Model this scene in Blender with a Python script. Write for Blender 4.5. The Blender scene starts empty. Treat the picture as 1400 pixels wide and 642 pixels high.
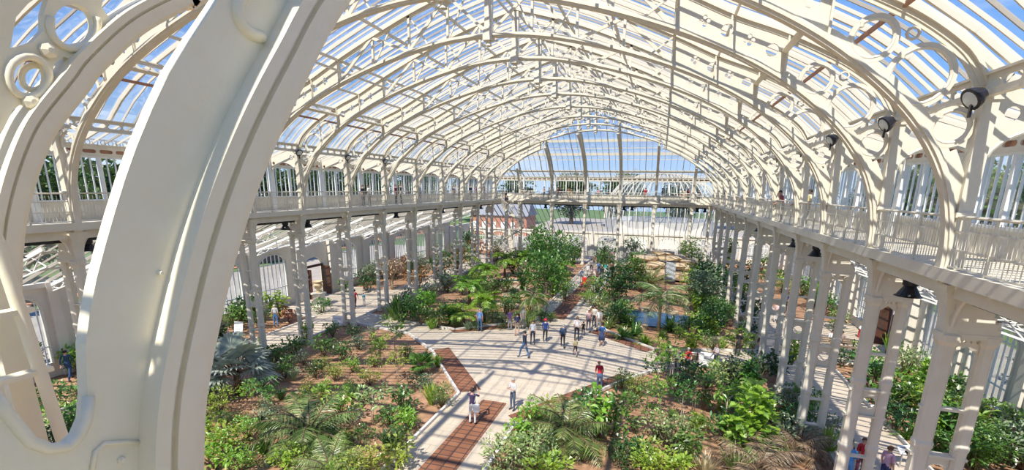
import bpy, bmesh, math, random
from mathutils import Vector, Matrix
random.seed(7)
PI = math.pi
COL = bpy.context.scene.collection
sc = bpy.context.scene

# ------------------------------------------------------------------ layout (metres)
CX = -7.45            # middle of the nave
OR = 13.32            # nave middle to gallery rail
OW = 15.52            # nave middle to gallery outer wall
OA = 22.95            # nave middle to aisle outer wall
GZ = 8.64             # gallery floor
CAMZ = 10.21
YN, YF = 1.75, 64.16  # near / far gallery rail lines
YS = [4.3, 8.3, 12.30, 16.14, 20.54, 24.35, 28.96, 33.62, 38.72, 43.99, 49.22, 54.48, 59.66]
ARCH = YS[2:12]
YFW = YF + 2.2        # far gallery outer wall
YNW = YN - 2.2
YFA = 74.2            # far aisle outer wall
EK = 1.37; EN = 1.263
SUN, SKY, EXPO, ROLLS = 5.6, 1.0, 0.28, 0.015077

F, CY, YAW, PITCH, ROLL = 648.1359, 414.6087, 0.295907, 0.240102, 0.015077
def ray(x, y):
    u = (x-700)/F; v = (CY-y)/F
    c, s = math.cos(ROLL), math.sin(ROLL)
    X = u*c-v*s; Zu = u*s+v*c
    c, s = math.cos(PITCH), math.sin(PITCH)
    Y = c+Zu*s; Z = -s+Zu*c
    c, s = math.cos(YAW), math.sin(YAW)
    return Vector((X*c-Y*s, X*s+Y*c, Z))
def at(x, y, z=0.0):
    d = ray(x, y); k = (z-CAMZ)/d.z
    return (d.x*k, d.y*k)
def aty(x, y, Y):
    d = ray(x, y); k = Y/d.y
    return Vector((d.x*k, Y, CAMZ+d.z*k))
def atx(x, y, X):
    d = ray(x, y); k = X/d.x
    return Vector((X, d.y*k, CAMZ+d.z*k))

# ------------------------------------------------------------------ object helpers
def props(o, label=None, cat=None, group=None, kind=None):
    if label: o['label'] = label
    if cat: o['category'] = cat
    if group: o['group'] = group
    if kind: o['kind'] = kind
    return o
def link(name, me, parent=None, loc=None):
    o = bpy.data.objects.new(name, me); COL.objects.link(o)
    if parent is not None: o.parent = parent
    if loc is not None: o.location = loc
    return o
def empty(name, loc=(0,0,0), rz=0, label=None, cat=None, group=None, kind=None):
    o = link(name, None, None, loc); o.rotation_euler = (0,0,rz); o.empty_display_size = .2
    return props(o, label, cat, group, kind)
def dup(root, loc=None, rz=None, sc_=None, label=None, group=None):
    def cp(o, par):
        c = o.copy(); COL.objects.link(c)
        if par is not None: c.parent = par
        for ch in kids.get(o.name, ()): cp(ch, c)
        return c
    kids = {}
    def walk(o):
        kids[o.name] = list(o.children)
        for ch in o.children: walk(ch)
    walk(root)
    r = cp(root, None)
    if loc is not None: r.location = loc
    if rz is not None: r.rotation_euler = (0,0,rz)
    if sc_ is not None: r.scale = sc_ if hasattr(sc_, '__len__') else (sc_,)*3
    if label: r['label'] = label
    if group: r['group'] = group
    return r

class MB:
    def __init__(s): s.v=[]; s.f=[]; s.m=[]
    def add(s, vs, fs, mi=0):
        b=len(s.v); s.v += [tuple(v) for v in vs]; s.f += [tuple(i+b for i in f) for f in fs]; s.m += [mi]*len(fs); return s
    def box(s, a, b, mi=0):
        x0,y0,z0=a; x1,y1,z1=b
        return s.add([(x0,y0,z0),(x1,y0,z0),(x1,y1,z0),(x0,y1,z0),(x0,y0,z1),(x1,y0,z1),(x1,y1,z1),(x0,y1,z1)],
            [(0,3,2,1),(4,5,6,7),(0,1,5,4),(1,2,6,5),(2,3,7,6),(3,0,4,7)],mi)
    def bar(s, p, q, w, h=None, up=(0,0,1), mi=0):
        p=Vector(p); q=Vector(q); h=h or w; d=(q-p)
        if d.length<1e-6: return s
        d.normalize(); u=Vector(up)
        if abs(d.dot(u))>.98: u=Vector((0,1,0))
        a=d.cross(u).normalized(); b=a.cross(d)
        vs=[]
        for c in (p,q):
            for (i,j) in ((-1,-1),(1,-1),(1,1),(-1,1)): vs.append(c+a*(i*w/2)+b*(j*h/2))
        return s.add(vs,[(0,3,2,1),(4,5,6,7),(0,1,5,4),(1,2,6,5),(2,3,7,6),(3,0,4,7)],mi)
    def tube(s, pts, r, n=8, mi=0, close=False, caps=True):
        pts=[Vector(p) for p in pts]; N=len(pts); rs = r if hasattr(r,'__len__') else [r]*N
        vs=[]; prev=None
        for i,p in enumerate(pts):
            if close: d=pts[(i+1)%N]-pts[i-1]
            else: d=pts[min(i+1,N-1)]-pts[max(i-1,0)]
            if d.length<1e-9: d=Vector((0,0,1))
            d.normalize()
            if prev is None:
                u=Vector((0,0,1)) if abs(d.z)<.9 else Vector((1,0,0))
                a=d.cross(u).normalized()
            else:
                a=(prev-d*prev.dot(d)); a = a.normalized() if a.length>1e-6 else d.orthogonal().normalized()
            prev=a; b=d.cross(a)
            for k in range(n):
                t=2*PI*k/n; vs.append(p+(a*math.cos(t)+b*math.sin(t))*rs[i])
        fs=[]
        for i in range(N if close else N-1):
            j=(i+1)%N
            for k in range(n): fs.append((i*n+k,i*n+(k+1)%n,j*n+(k+1)%n,j*n+k))
        if not close and caps: fs += [tuple(range(n))[::-1], tuple((N-1)*n+k for k in range(n))]
        return s.add(vs,fs,mi)
    def lathe(s, prof, n=16, c=(0,0,0), mi=0):
        vs=[]
        for r,z in prof:
            for k in range(n):
                t=2*PI*k/n; vs.append((c[0]+r*math.cos(t),c[1]+r*math.sin(t),c[2]+z))
        fs=[]
        for i in range(len(prof)-1):
            for k in range(n): fs.append((i*n+k,i*n+(k+1)%n,(i+1)*n+(k+1)%n,(i+1)*n+k))
        fs += [tuple(range(n))[::-1], tuple((len(prof)-1)*n+k for k in range(n))]
        return s.add(vs,fs,mi)
    def mapped(s, fn):
        s.v=[tuple(fn(*v)) for v in s.v]; return s
    def mesh(s, name, mats, smooth=False):
        me=bpy.data.meshes.new(name); me.from_pydata(s.v,[],s.f)
        for m in (mats if isinstance(mats,(list,tuple)) else [mats]): me.materials.append(m)
        me.polygons.foreach_set('material_index', s.m)
        if smooth: me.polygons.foreach_set('use_smooth',[True]*len(s.f))
        me.update(); return me
    def build(s, name, mats, parent=None, loc=None, smooth=False):
        return link(name, s.mesh(name,mats,smooth), parent, loc)

def circ(cx, cy, r, n=20, a0=0, a1=2*PI, ry=None):
    return [(cx+r*math.cos(a0+(a1-a0)*i/n), cy+(ry or r)*math.sin(a0+(a1-a0)*i/n)) for i in range(n + (0 if abs(a1-a0-2*PI)<1e-6 else 1))]
def plate(mb, outline, holes, t0, t1, fn, mi=0):
    """flat plate with holes in (a,b), thickness t0..t1, placed by fn(a,b,t)"""
    cu=bpy.data.curves.new('c','CURVE'); cu.dimensions='2D'; cu.fill_mode='BOTH'; cu.extrude=abs(t1-t0)/2
    for pl in [outline]+list(holes):
        sp=cu.splines.new('POLY'); sp.points.add(len(pl)-1); sp.use_cyclic_u=True
        for i,p in enumerate(pl): sp.points[i].co=(p[0],p[1],0,1)
    o=bpy.data.objects.new('c',cu); me=bpy.data.meshes.new_from_object(o)
    tm=(t0+t1)/2
    mb.add([fn(v.co.x,v.co.y,v.co.z+tm) for v in me.vertices],[tuple(p.vertices) for p in me.polygons],mi)
    bpy.data.objects.remove(o); bpy.data.curves.remove(cu); bpy.data.meshes.remove(me)
def cr(pts, n=6):
    out=[]
    P=[pts[0]]+list(pts)+[pts[-1]]
    for i in range(1,len(P)-2):
        a,b,c,d=P[i-1],P[i],P[i+1],P[i+2]
        for k in range(n):
            t=k/n
            out.append(tuple(.5*((2*b[j])+(-a[j]+c[j])*t+(2*a[j]-5*b[j]+4*c[j]-d[j])*t*t+(-a[j]+3*b[j]-3*c[j]+d[j])*t**3) for j in range(len(b))))
    out.append(tuple(pts[-1])); return out
def interp(tab, x):   # tab sorted by x ascending
    if x<=tab[0][0]: return tab[0][1]
    for (a,b),(c,d) in zip(tab,tab[1:]):
        if x<=c: return b+(d-b)*(x-a)/(c-a)
    return tab[-1][1]

# ------------------------------------------------------------------ materials
def mat(name, col, rough=.6, metal=0, noise=None, bump=None, spec=.4, nscale=6.0):
    m=bpy.data.materials.new(name); m.use_nodes=True; nt=m.node_tree; b=nt.nodes['Principled BSDF']
    b.inputs['Base Color'].default_value=(*col,1); b.inputs['Roughness'].default_value=rough
    b.inputs['Metallic'].default_value=metal; b.inputs['Specular IOR Level'].default_value=spec
    if noise or bump:
        tc=nt.nodes.new('ShaderNodeTexCoord'); no=nt.nodes.new('ShaderNodeTexNoise'); no.inputs['Scale'].default_value=nscale; no.inputs['Detail'].default_value=6
        nt.links.new(tc.outputs['Object'],no.inputs['Vector'])
    if noise:
        r=nt.nodes.new('ShaderNodeValToRGB'); r.color_ramp.elements[0].position=.3; r.color_ramp.elements[1].position=.7
        r.color_ramp.elements[0].color=(*col,1); r.color_ramp.elements[1].color=(*noise,1)
        nt.links.new(no.outputs['Fac'],r.inputs['Fac']); nt.links.new(r.outputs['Color'],b.inputs['Base Color'])
    if bump:
        bp=nt.nodes.new('ShaderNodeBump'); bp.inputs['Strength'].default_value=bump; bp.inputs['Distance'].default_value=.02
        nt.links.new(no.outputs['Fac'],bp.inputs['Height']); nt.links.new(bp.outputs['Normal'],b.inputs['Normal'])
    return m
def leafmat(name, c1, c2, trans=.35):
    m=bpy.data.materials.new(name); m.use_nodes=True; nt=m.node_tree; nt.nodes.clear()
    out=nt.nodes.new('ShaderNodeOutputMaterial'); geo=nt.nodes.new('ShaderNodeNewGeometry')
    oi=nt.nodes.new('ShaderNodeObjectInfo')
    r=nt.nodes.new('ShaderNodeValToRGB'); r.color_ramp.elements[0].color=(*c1,1); r.color_ramp.elements[1].color=(*c2,1)
    nt.links.new(geo.outputs['Random Per Island'],r.inputs['Fac'])
    hs=nt.nodes.new('ShaderNodeHueSaturation')
    ma=nt.nodes.new('ShaderNodeMapRange'); ma.inputs['To Min'].default_value=.475; ma.inputs['To Max'].default_value=.52
    nt.links.new(oi.outputs['Random'],ma.inputs['Value']); nt.links.new(ma.outputs[0],hs.inputs['Hue'])
    nt.links.new(r.outputs['Color'],hs.inputs['Color'])
    d=nt.nodes.new('ShaderNodeBsdfDiffuse'); t=nt.nodes.new('ShaderNodeBsdfTranslucent'); g=nt.nodes.new('ShaderNodeBsdfGlossy'); g.inputs['Roughness'].default_value=.35
    mx=nt.nodes.new('ShaderNodeMixShader'); mx.inputs[0].default_value=trans; mx2=nt.nodes.new('ShaderNodeMixShader'); mx2.inputs[0].default_value=.06
    nt.links.new(hs.outputs[0],d.inputs[0]); nt.links.new(hs.outputs[0],t.inputs[0])
    nt.links.new(d.outputs[0],mx.inputs[1]); nt.links.new(t.outputs[0],mx.inputs[2])
    nt.links.new(mx.outputs[0],mx2.inputs[1]); nt.links.new(g.outputs[0],mx2.inputs[2]); nt.links.new(mx2.outputs[0],out.inputs[0])
    return m
def glassmat(name, tint=(.93,.97,.98), gl=.07, diff=0.0):
    m=bpy.data.materials.new(name); m.use_nodes=True; nt=m.node_tree; nt.nodes.clear()
    out=nt.nodes.new('ShaderNodeOutputMaterial'); t=nt.nodes.new('ShaderNodeBsdfTransparent'); t.inputs[0].default_value=(*tint,1)
    g=nt.nodes.new('ShaderNodeBsdfGlossy'); g.inputs['Roughness'].default_value=.05
    lw=nt.nodes.new('ShaderNodeLayerWeight'); lw.inputs[0].default_value=.25
    mp=nt.nodes.new('ShaderNodeMath'); mp.operation='MULTIPLY_ADD'; mp.inputs[1].default_value=.2; mp.inputs[2].default_value=gl*.4
    nt.links.new(lw.outputs['Fresnel'],mp.inputs[0])
    mx=nt.nodes.new('ShaderNodeMixShader'); nt.links.new(mp.outputs[0],mx.inputs[0]); nt.links.new(t.outputs[0],mx.inputs[1]); nt.links.new(g.outputs[0],mx.inputs[2])
    last=mx
    if diff:
        tc=nt.nodes.new('ShaderNodeTexCoord'); no=nt.nodes.new('ShaderNodeTexNoise'); no.inputs['Scale'].default_value=1.3; no.inputs['Detail'].default_value=5
        nt.links.new(tc.outputs['Object'],no.inputs['Vector'])
        ml=nt.nodes.new('ShaderNodeMath'); ml.operation='MULTIPLY'; ml.inputs[1].default_value=diff*2; nt.links.new(no.outputs['Fac'],ml.inputs[0])
        tl=nt.nodes.new('ShaderNodeBsdfTranslucent'); tl.inputs[0].default_value=(.9,.9,.88,1)
        mx3=nt.nodes.new('ShaderNodeMixShader'); nt.links.new(ml.outputs[0],mx3.inputs[0]); nt.links.new(mx.outputs[0],mx3.inputs[1]); nt.links.new(tl.outputs[0],mx3.inputs[2]); last=mx3
    nt.links.new(last.outputs[0],out.inputs[0]); return m
def pavemat(name, c1, c2, mortar, bw, rh, off=.5, ms=.012):
    m=bpy.data.materials.new(name); m.use_nodes=True; nt=m.node_tree; b=nt.nodes['Principled BSDF']; b.inputs['Roughness'].default_value=.8
    geo=nt.nodes.new('ShaderNodeNewGeometry'); br=nt.nodes.new('ShaderNodeTexBrick'); br.offset=off
    br.inputs['Scale'].default_value=1; br.inputs['Brick Width'].default_value=bw; br.inputs['Row Height'].default_value=rh; br.inputs['Mortar Size'].default_value=ms
    br.inputs['Color1'].default_value=(*c1,1); br.inputs['Color2'].default_value=(*c2,1); br.inputs['Mortar'].default_value=(*mortar,1)
    nt.links.new(geo.outputs['Position'],br.inputs['Vector'])
    no=nt.nodes.new('ShaderNodeTexNoise'); no.inputs['Scale'].default_value=1.7; no.inputs['Detail'].default_value=8
    nt.links.new(geo.outputs['Position'],no.inputs['Vector'])
    mx=nt.nodes.new('ShaderNodeMix'); mx.data_type='RGBA'; mx.blend_type='MULTIPLY'; mx.inputs[0].default_value=.35
    nt.links.new(br.outputs['Color'],mx.inputs[6]); nt.links.new(no.outputs['Fac'],mx.inputs[7]); nt.links.new(mx.outputs[2],b.inputs['Base Color'])
    return m

M={}
M['iron']=mat('cream_paint',(.70,.645,.52),.42,noise=(.76,.705,.585),bump=.08,nscale=2.2)
M['iron2']=mat('cream_paint_thick',(.88,.79,.57),.36,noise=(.90,.82,.62),bump=.22,nscale=9)
M['bar']=mat('glazing_paint',(.68,.62,.50),.5)
M['bar2']=mat('backlit_bar_paint',(.40,.36,.30),.6)  # darker copy of the bar paint; backlit shade put into its colour
M['barw']=mat('window_paint',(.80,.80,.76),.5)
M['barred']=mat('oxide_paint',(.42,.22,.14),.7)
M['gap']=mat('dark_iron',(.035,.035,.04),.5)
M['stone']=mat('pale_render',(.68,.63,.53),.8,noise=(.76,.71,.62),nscale=1.1)
M['urn']=mat('urn_stone',(.55,.42,.24),.85,noise=(.66,.52,.32),bump=.4,nscale=5)
M['glass']=glassmat('clear_glass')
M['rglass']=glassmat('roof_glass',(.95,.97,.99),.04,.03)
M['soil']=mat('soil',(.30,.16,.085),.95,noise=(.50,.29,.17),bump=1.0,nscale=2.4)
M['pave']=pavemat('paving',(.72,.60,.45),(.66,.55,.41),(.46,.38,.29),.9,.6)
M['deck']=pavemat('paving_shadow_stripes',(.74,.62,.47),(.68,.56,.43),(.45,.37,.29),6,.45,0)  # shadow stripes across the right aisle walk, put into the paving colour
M['rust']=pavemat('rusty_grating',(.36,.15,.07),(.27,.105,.05),(.09,.05,.04),.5,.35,0,.03)
M['kerb']=mat('kerb',(.74,.70,.62),.7,noise=(.66,.62,.55))
M['lawn']=mat('lawn',(.09,.15,.04),.95,noise=(.15,.22,.07),nscale=.4)
M['terr']=mat('terracotta_ground',(.46,.20,.11),.95,noise=(.52,.27,.15),nscale=.5)
M['gravel']=mat('gravel',(.33,.29,.24),.95,noise=(.42,.37,.31),nscale=.6)
M['brick']=mat('red_brick',(.42,.17,.10),.9,noise=(.5,.23,.14),nscale=3)
M['slate']=mat('grey_slate',(.25,.26,.28),.8)
M['rock']=mat('sandstone',(.46,.34,.21),.9,noise=(.60,.47,.30),bump=1.0,nscale=3)
M['wood']=mat('dark_wood',(.09,.035,.02),.5)
M['bark']=mat('bark',(.16,.11,.07),.9,noise=(.24,.17,.11),bump=.6,nscale=12)
M['palmbark']=mat('palm_bark',(.10,.06,.04),.95,noise=(.19,.12,.07),bump=1,nscale=16)
M['pale_bark']=mat('pale_bark',(.42,.35,.24),.9,noise=(.5,.42,.3),nscale=9)
M['black']=mat('black_metal',(.02,.02,.024),.35)
M['darkboard']=mat('dark_board',(.05,.07,.10),.4)
M['white']=mat('white_paint',(.82,.82,.80),.5)
M['red']=mat('red_plastic',(.62,.04,.03),.4)
M['orange']=mat('orange_plastic',(.75,.16,.05),.5)
M['steel']=mat('steel',(.5,.52,.54),.3,.8)
M['lens']=mat('lamp_glass',(.55,.60,.62),.15)
wm=mat('pond_water',(.035,.09,.13),.05,spec=.8,bump=.3,nscale=5); M['water']=wm
M['fall']=mat('falling_water',(.55,.58,.60),.3,noise=(.16,.17,.17),nscale=9)
L={}
L['green']=leafmat('leaf_green',(0.068,0.18,0.03),(0.195,0.375,0.068))
L['dark']=leafmat('leaf_dark',(0.027,0.083,0.021),(0.09,0.188,0.045),.25)
L['lime']=leafmat('leaf_lime',(0.2,0.4,0.037),(0.45,0.65,0.088),.45)
L['yellow']=leafmat('leaf_yellow',(0.308,0.418,0.044),(0.572,0.638,0.132),.45)
L['silver']=leafmat('leaf_silver',(0.221,0.286,0.221),(0.52,0.572,0.468),.2)
L['grey']=leafmat('leaf_grey',(0.14,0.21,0.112),(0.364,0.434,0.266),.25)
L['dry']=leafmat('leaf_dry',(0.36,0.264,0.144),(0.624,0.504,0.312),.25)
L['rust']=leafmat('leaf_rust',(.26,.11,.04),(.48,.26,.10),.3)
L['varieg']=leafmat('leaf_pale_edged',(0.168,0.288,0.06),(0.6,0.672,0.288),.35)
L['fern']=leafmat('fern_green',(0.175,0.425,0.031),(0.375,0.65,0.062),.5)
L['palm']=leafmat('palm_green',(.10,.20,.055),(.36,.46,.16),.25)
L['outer']=leafmat('tree_green',(.035,.09,.02),(.11,.20,.045),.3)
_cloth={}
def cloth(c):
    k=tuple(round(x,2) for x in c)
    if k not in _cloth: _cloth[k]=mat('cloth',k,.85)
    return _cloth[k]
SKIN=mat('skin',(.58,.34,.24),.55); SKIN2=mat('skin_dark',(.22,.11,.07),.55)
HAIRS={'dark':mat('hair_dark',(.03,.02,.015),.6),'brown':mat('hair_brown',(.14,.07,.035),.6),'grey':mat('hair_grey',(.45,.43,.40),.7),'blond':mat('hair_blond',(.48,.33,.15),.6)}
# ------------------------------------------------------------------ roof curves  (offset from nave middle -> height)
INTR=cr([(13.34,GZ-.25),(13.32,9.2),(13.15,10.1),(12.8,10.95),(12.2,11.8),(11.35,12.62),(10.3,13.40),(9.0,14.13),(7.4,14.82),(5.5,15.46),(3.5,15.98),(1.7,16.28),(0,16.38)],5)
EXTR=cr([(13.3,12.3),(12.9,12.92),(12.1,13.55),(11.2,14.05),(10.2,14.52),(9,15.0),(7.4,15.78),(5.5,16.62),(3.5,17.42),(1.7,18.0),(0,18.45)],5)
ti=sorted(INTR); te=sorted(EXTR)
ZI=lambda o: interp(ti,abs(o))
ZE=lambda o: interp(te,abs(o))
def ZR(o):   # glass roof
    o=abs(o)
    if o<=13.25: return ZE(o)+.16
    return (ZE(13.25)+.16)+(o-13.25)*(11.70-(ZE(13.25)+.16))/(OW+.1-13.25)

def strip(mb, path, n0, n1, w0, w1, fn, mi=0):
    """box swept along a 2-D path; n = along the left normal, w = across"""
    vs=[]; N=len(path)
    for i,(a,b) in enumerate(path):
        p=path[max(i-1,0)]; q=path[min(i+1,N-1)]
        dx,dy=q[0]-p[0],q[1]-p[1]; l=math.hypot(dx,dy) or 1; nx,ny=-dy/l,dx/l
        for n,w in ((n0,w0),(n1,w0),(n1,w1),(n0,w1)): vs.append(fn(a+nx*n,b+ny*n,w))
    fs=[]
    for i in range(N-1):
        for k in range(4): fs.append((i*4+k,i*4+(k+1)%4,(i+1)*4+(k+1)%4,(i+1)*4+k))
    fs += [(3,2,1,0),tuple((N-1)*4+k for k in range(4))]
    return mb.add(vs,fs,mi)
def cut(path, o0, o1):
    """part of a path (offset decreasing) with offset between o0 (high) and o1 (low)"""
    out=[]
    for p,q in zip(path,path[1:]):
        for t in (p,q):
            if o1-1e-6<=t[0]<=o0+1e-6 and (not out or out[-1]!=t): out.append(t)
    tab=sorted(path)
    if out and out[-1][0]>o1+.02: out.append((o1,interp(tab,o1)))
    if out and out[0][0]<o0-.02: out.insert(0,(o0,interp(tab,o0)))
    return out
XH=[((11.95,13.30),.11)]
RINGS=[((11.28,13.25),.36),((12.20,12.50),.52),((12.90,11.52),.30)]
def half_rib(parts, ostop, fn, jack=False):
    """parts: dict of MB; fn(o,z,t) -> world"""
    ip=cut(INTR,13.34,ostop); ep=cut(EXTR,13.3,min(ostop,13.2))
    fl=parts['lower_flange']
    strip(fl,ip,0,.07,-.15,.15,fn); strip(fl,ip,.07,.13,-.10,.10,fn); strip(fl,ip,-.05,0,-.09,.09,fn)
    uf=parts['upper_flange']
    if len(ep)>1: strip(uf,ep,-.07,0,-.12,.12,fn); strip(uf,ep,0,.09,-.05,.05,fn)
    # foot web
    web=parts['web_plate']
    foot=[p for p in ip if p[1]<11.0]
    if len(foot)>1: strip(parts['foot_web'],foot,-.30,-.04,-.03,.03,fn)
    # solid plate with pierced circles and quatrefoils
    a,b=10.45,max(7.4,ostop)
    if b<a-.3:
        lo=cut(INTR,a,b); hi=cut(EXTR,a,b)
        outl=lo+hi[::-1]; holes=[]; k=0; o=a-.38
        while o>b+.25:
            zc=(ZI(o)+ZE(o))/2
            if k%2==0: holes.append(circ(o,zc,.17,14))
            else:
                for q in range(4): holes.append(circ(o+.10*math.cos(q*PI/2),zc+.10*math.sin(q*PI/2),.062,7))
            k+=1; o-=.62
        plate(web,outl,holes,-.03,.03,fn)
        for o in (a,b,(a+b)/2): 
            web.bar(fn(o,ZI(o),0),fn(o,ZE(o),0),.20,.05,up=fn(1,0,0)-fn(0,0,0))
    # scroll rings
    if ostop<10.6:
        outl=cut(INTR,13.1,10.45)+cut(EXTR,13.2,10.45)[::-1]
        outl=[(13.1,ZI(13.1)-.35)]+outl
        sp=parts['scroll_plate']
        strip(sp,cut(INTR,13.1,10.4),-.20,-.03,-.025,.025,fn); strip(sp,cut(EXTR,13.3,10.4),.03,.17,-.025,.025,fn)
        for c,r in RINGS: plate(sp,circ(c[0],c[1],r+.10,22),[circ(c[0],c[1],r,20)],-.028,.028,fn)
        for c,r in XH: sp.tube([fn(x,z,0) for x,z in circ(c[0],c[1],r,8)],.032,5,close=True)
        for c,r in RINGS:
            sr=MB(); parts.setdefault('rings',[]).append(sr)
            sr.tube([fn(x,z,0) for x,z in circ(c[0],c[1],r+.01,20)],.04,6,close=True)
            sr.lathe([(0.0,-.06),(.05,-.05),(.05,.05),(0,.06)],6,c=fn(c[0]-r*.7,c[1]+r*.75,0))
    # open truss
    if ostop<7.3:
        tb=parts['truss_brace']; st=1.85; o=7.4; up=0
        while o>ostop+.2:
            n=max(o-st,ostop)
            tb.bar(fn(n,ZI(n),0),fn(n,ZE(n),0),.10,.10)
            if up%2==0: tb.bar(fn(o,ZI(o),.05),fn(n,ZE(n),.05),.07,.12); tb.bar(fn(o,ZE(o),-.05),fn((o+n)/2,(ZI((o+n)/2)),-.05),.05,.06)
            else: tb.bar(fn(o,ZE(o),.05),fn(n,ZI(n),.05),.07,.12); tb.bar(fn(o,ZI(o),-.05),fn((o+n)/2,ZE((o+n)/2),-.05),.05,.06)
            up+=1; o=n
def new_parts(): return {k:MB() for k in ('lower_flange','upper_flange','foot_web','web_plate','scroll_plate','truss_brace')}
def emit(parts, root, m):
    for k,mb in parts.items():
        if k=='rings':
            for q in mb: q.build('scroll_ring',m,root)
        elif mb.v: mb.build(k, m, root)

ORD=['nearest the camera','second from the camera','third from the camera','fourth from the camera','fifth from the camera','sixth from the camera','seventh from the camera','eighth from the camera','ninth from the camera','last before the far hipped end']
arch0=empty('roof_arch',(CX,ARCH[0],0),0,'cream iron roof arch spanning the nave, '+ORD[0],'roof arch','cream iron arches spanning the nave')
P={'crown_box':MB()}
for s in (1,-1):
    P_=new_parts(); half_rib(P_,0,lambda a,b,t,s=s: Vector((s*a,t*s,b))); emit(P_,arch0,M['iron'])
    P['post']=MB(); P['cross_brace']=MB()
    P['post'].box((s*13.42-.13,-.13,GZ-.3),(s*13.42+.13,.13,12.4))
    P['post'].box((s*13.42-.17,-.17,12.0),(s*13.42+.17,.17,12.12)); P['post'].box((s*13.42-.17,-.17,GZ+1.1),(s*13.42+.17,.17,GZ+1.2))
    # arched brace from post to gallery wall
    fn=lambda a,b,t,s=s: Vector((s*a,t,b))
    plate(P['cross_brace'],[(13.5,12.3),(15.5,11.7)]+[(14.5+.95*math.cos(t),10.75+.72*math.sin(t)) for t in [PI*i/14 for i in range(15)]],[circ(13.85,11.75,.14,10),circ(15.2,11.42,.1,8)],-.03,.03,fn)
    P['cross_brace'].tube([fn(14.5+.95*math.cos(t),10.75+.72*math.sin(t),0) for t in [PI*i/14 for i in range(15)]],.045,6)
    emit({'post':P.pop('post'),'cross_brace':P.pop('cross_brace')},arch0,M['iron'])
P['crown_box'].box((-.2,-.2,16.12),(.2,.2,16.62)); P['crown_box'].lathe([(.14,-.22),(.1,-.1),(.1,0)],8,c=(0,0,16.15)); P['crown_box'].box((-.16,-.1,16.5),(.16,.1,18.4))
emit(P,arch0,M['iron'])
for i,y in enumerate(ARCH[1:]): dup(arch0,(CX,y,0),label='cream iron roof arch spanning the nave, '+ORD[i+1])

# jack ribs on side galleries near both ends and ribs of the hipped ends
def jack(name,label,ostop,fn,group):
    r=empty(name,fn(13.32,GZ,0),0,label,'roof rib',group); P=new_parts(); base=fn(13.32,GZ,0)
    half_rib(P,ostop,lambda a,b,t: fn(a,b,t)-base)
    if True:
        P['post']=MB(); P['post'].bar(fn(13.42,GZ-.2,0)-base,fn(13.42,12.3,0)-base,.26,.26)
    emit(P,r,M['iron']); return r
EX=[-18.7,-14.2,-9.7,-5.2,-.77,3.7]
for k,x in enumerate(EX):
    jack('hip_rib','cream iron rib of the far hipped end, %s from the left'%['first','second','third','fourth','fifth','sixth'][k],abs(x-CX),
         lambda a,b,t,x=x: Vector((x+t, YF-(13.32-a)/EK, b)),'ribs of the far hipped end')
for s,nm in ((1,'right'),(-1,'left')):
    for y,wh in ((59.66,'far'),(8.3,'near'),(4.3,'nearest')):
        if s==1 and y<12: continue
        d=(YF-y) if y>30 else (y-YN)*EN/EK
        jack('side_rib','short cream roof rib over the %s gallery at its %s corner bay'%(nm,wh),13.32-EK*d,
             lambda a,b,t,s=s,y=y: Vector((CX+s*a,y+t,b)),'corner bay ribs')
# hip rafters
for (s,yc,d,nm) in ((1,YF,-1,'far right'),(-1,YF,-1,'far left')):
    mb=MB(); pts=[]
    for k in range(25):
        o=15.4*(1-k/24.0)
        yy = yc+d*((13.32-o)/EK if o<13.32 else (13.32-o))
        pts.append(Vector((CX+s*o,yy,ZR(o)-.12)))
    for p,q in zip(pts,pts[1:]): mb.bar(p,q,.14,.28)
    props(mb.build('hip_rafter',M['iron']),'curved cream hip rafter rising from the %s corner'%nm,'roof rib')

# purlins between arches (slotted lattice beams), ridge
def slotted(mb, p, q, h, upv, n):
    """beam with oblong slots from p to q, height along upv"""
    p=Vector(p); q=Vector(q); d=q-p; Ln=d.length; d.normalize(); u=Vector(upv).normalized(); w=d.cross(u).normalized()
    holes=[]
    for i in range(n):
        c=(i+.5)*Ln/n; a=Ln/n*.30; r=h*.20
        holes.append([(c-a+r*math.cos(t),r*math.sin(t)) for t in [PI/2+PI*k/5 for k in range(6)]]+[(c+a+r*math.cos(t),r*math.sin(t)) for t in [-PI/2+PI*k/5 for k in range(6)]])
    plate(mb,[(0,-h/2),(Ln,-h/2),(Ln,h/2),(0,h/2)],holes,-.02,.02,lambda a,b,t: p+d*a+u*b+w*t)
    for k in (-1,1): mb.bar(p+u*(k*h/2),q+u*(k*h/2),.16,.05,up=u)
yy=[YN]+YS+[YF]
for oo,nmz,lab in ((10.5,.42,'upper'),(13.3,.40,'eaves')):
    for s,nm in ((1,'right'),(-1,'left')):
        for i,(a,b) in enumerate(zip(YS[:-1],YS[1:])):
            if oo<12 and (a<12 or b>55): continue
            if s==1 and a<8: continue
            mb=MB(); z=ZE(min(oo,13.25))-(.22 if oo<12 else .12)
            up=Vector((0,0,1)) if oo>12 else Vector((-s*.5,0,-.85))
            slotted(mb,(CX+s*oo,a,z),(CX+s*oo,b,z),nmz,(s*.55,0,.83) if oo<12 else (0,0,1),7)
            props(mb.build('purlin',M['iron']),'slotted cream %s purlin on the %s side, bay %d counted from the camera'%(lab,nm,i+1),'purlin','slotted %s purlins'%lab)
RN={13.25:'eaves level',11.7:'lowest thin',10.5:'lower thick',9.0:'middle thin',7.4:'upper thick',5.0:'upper thin',2.6:'topmost thin'}
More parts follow.
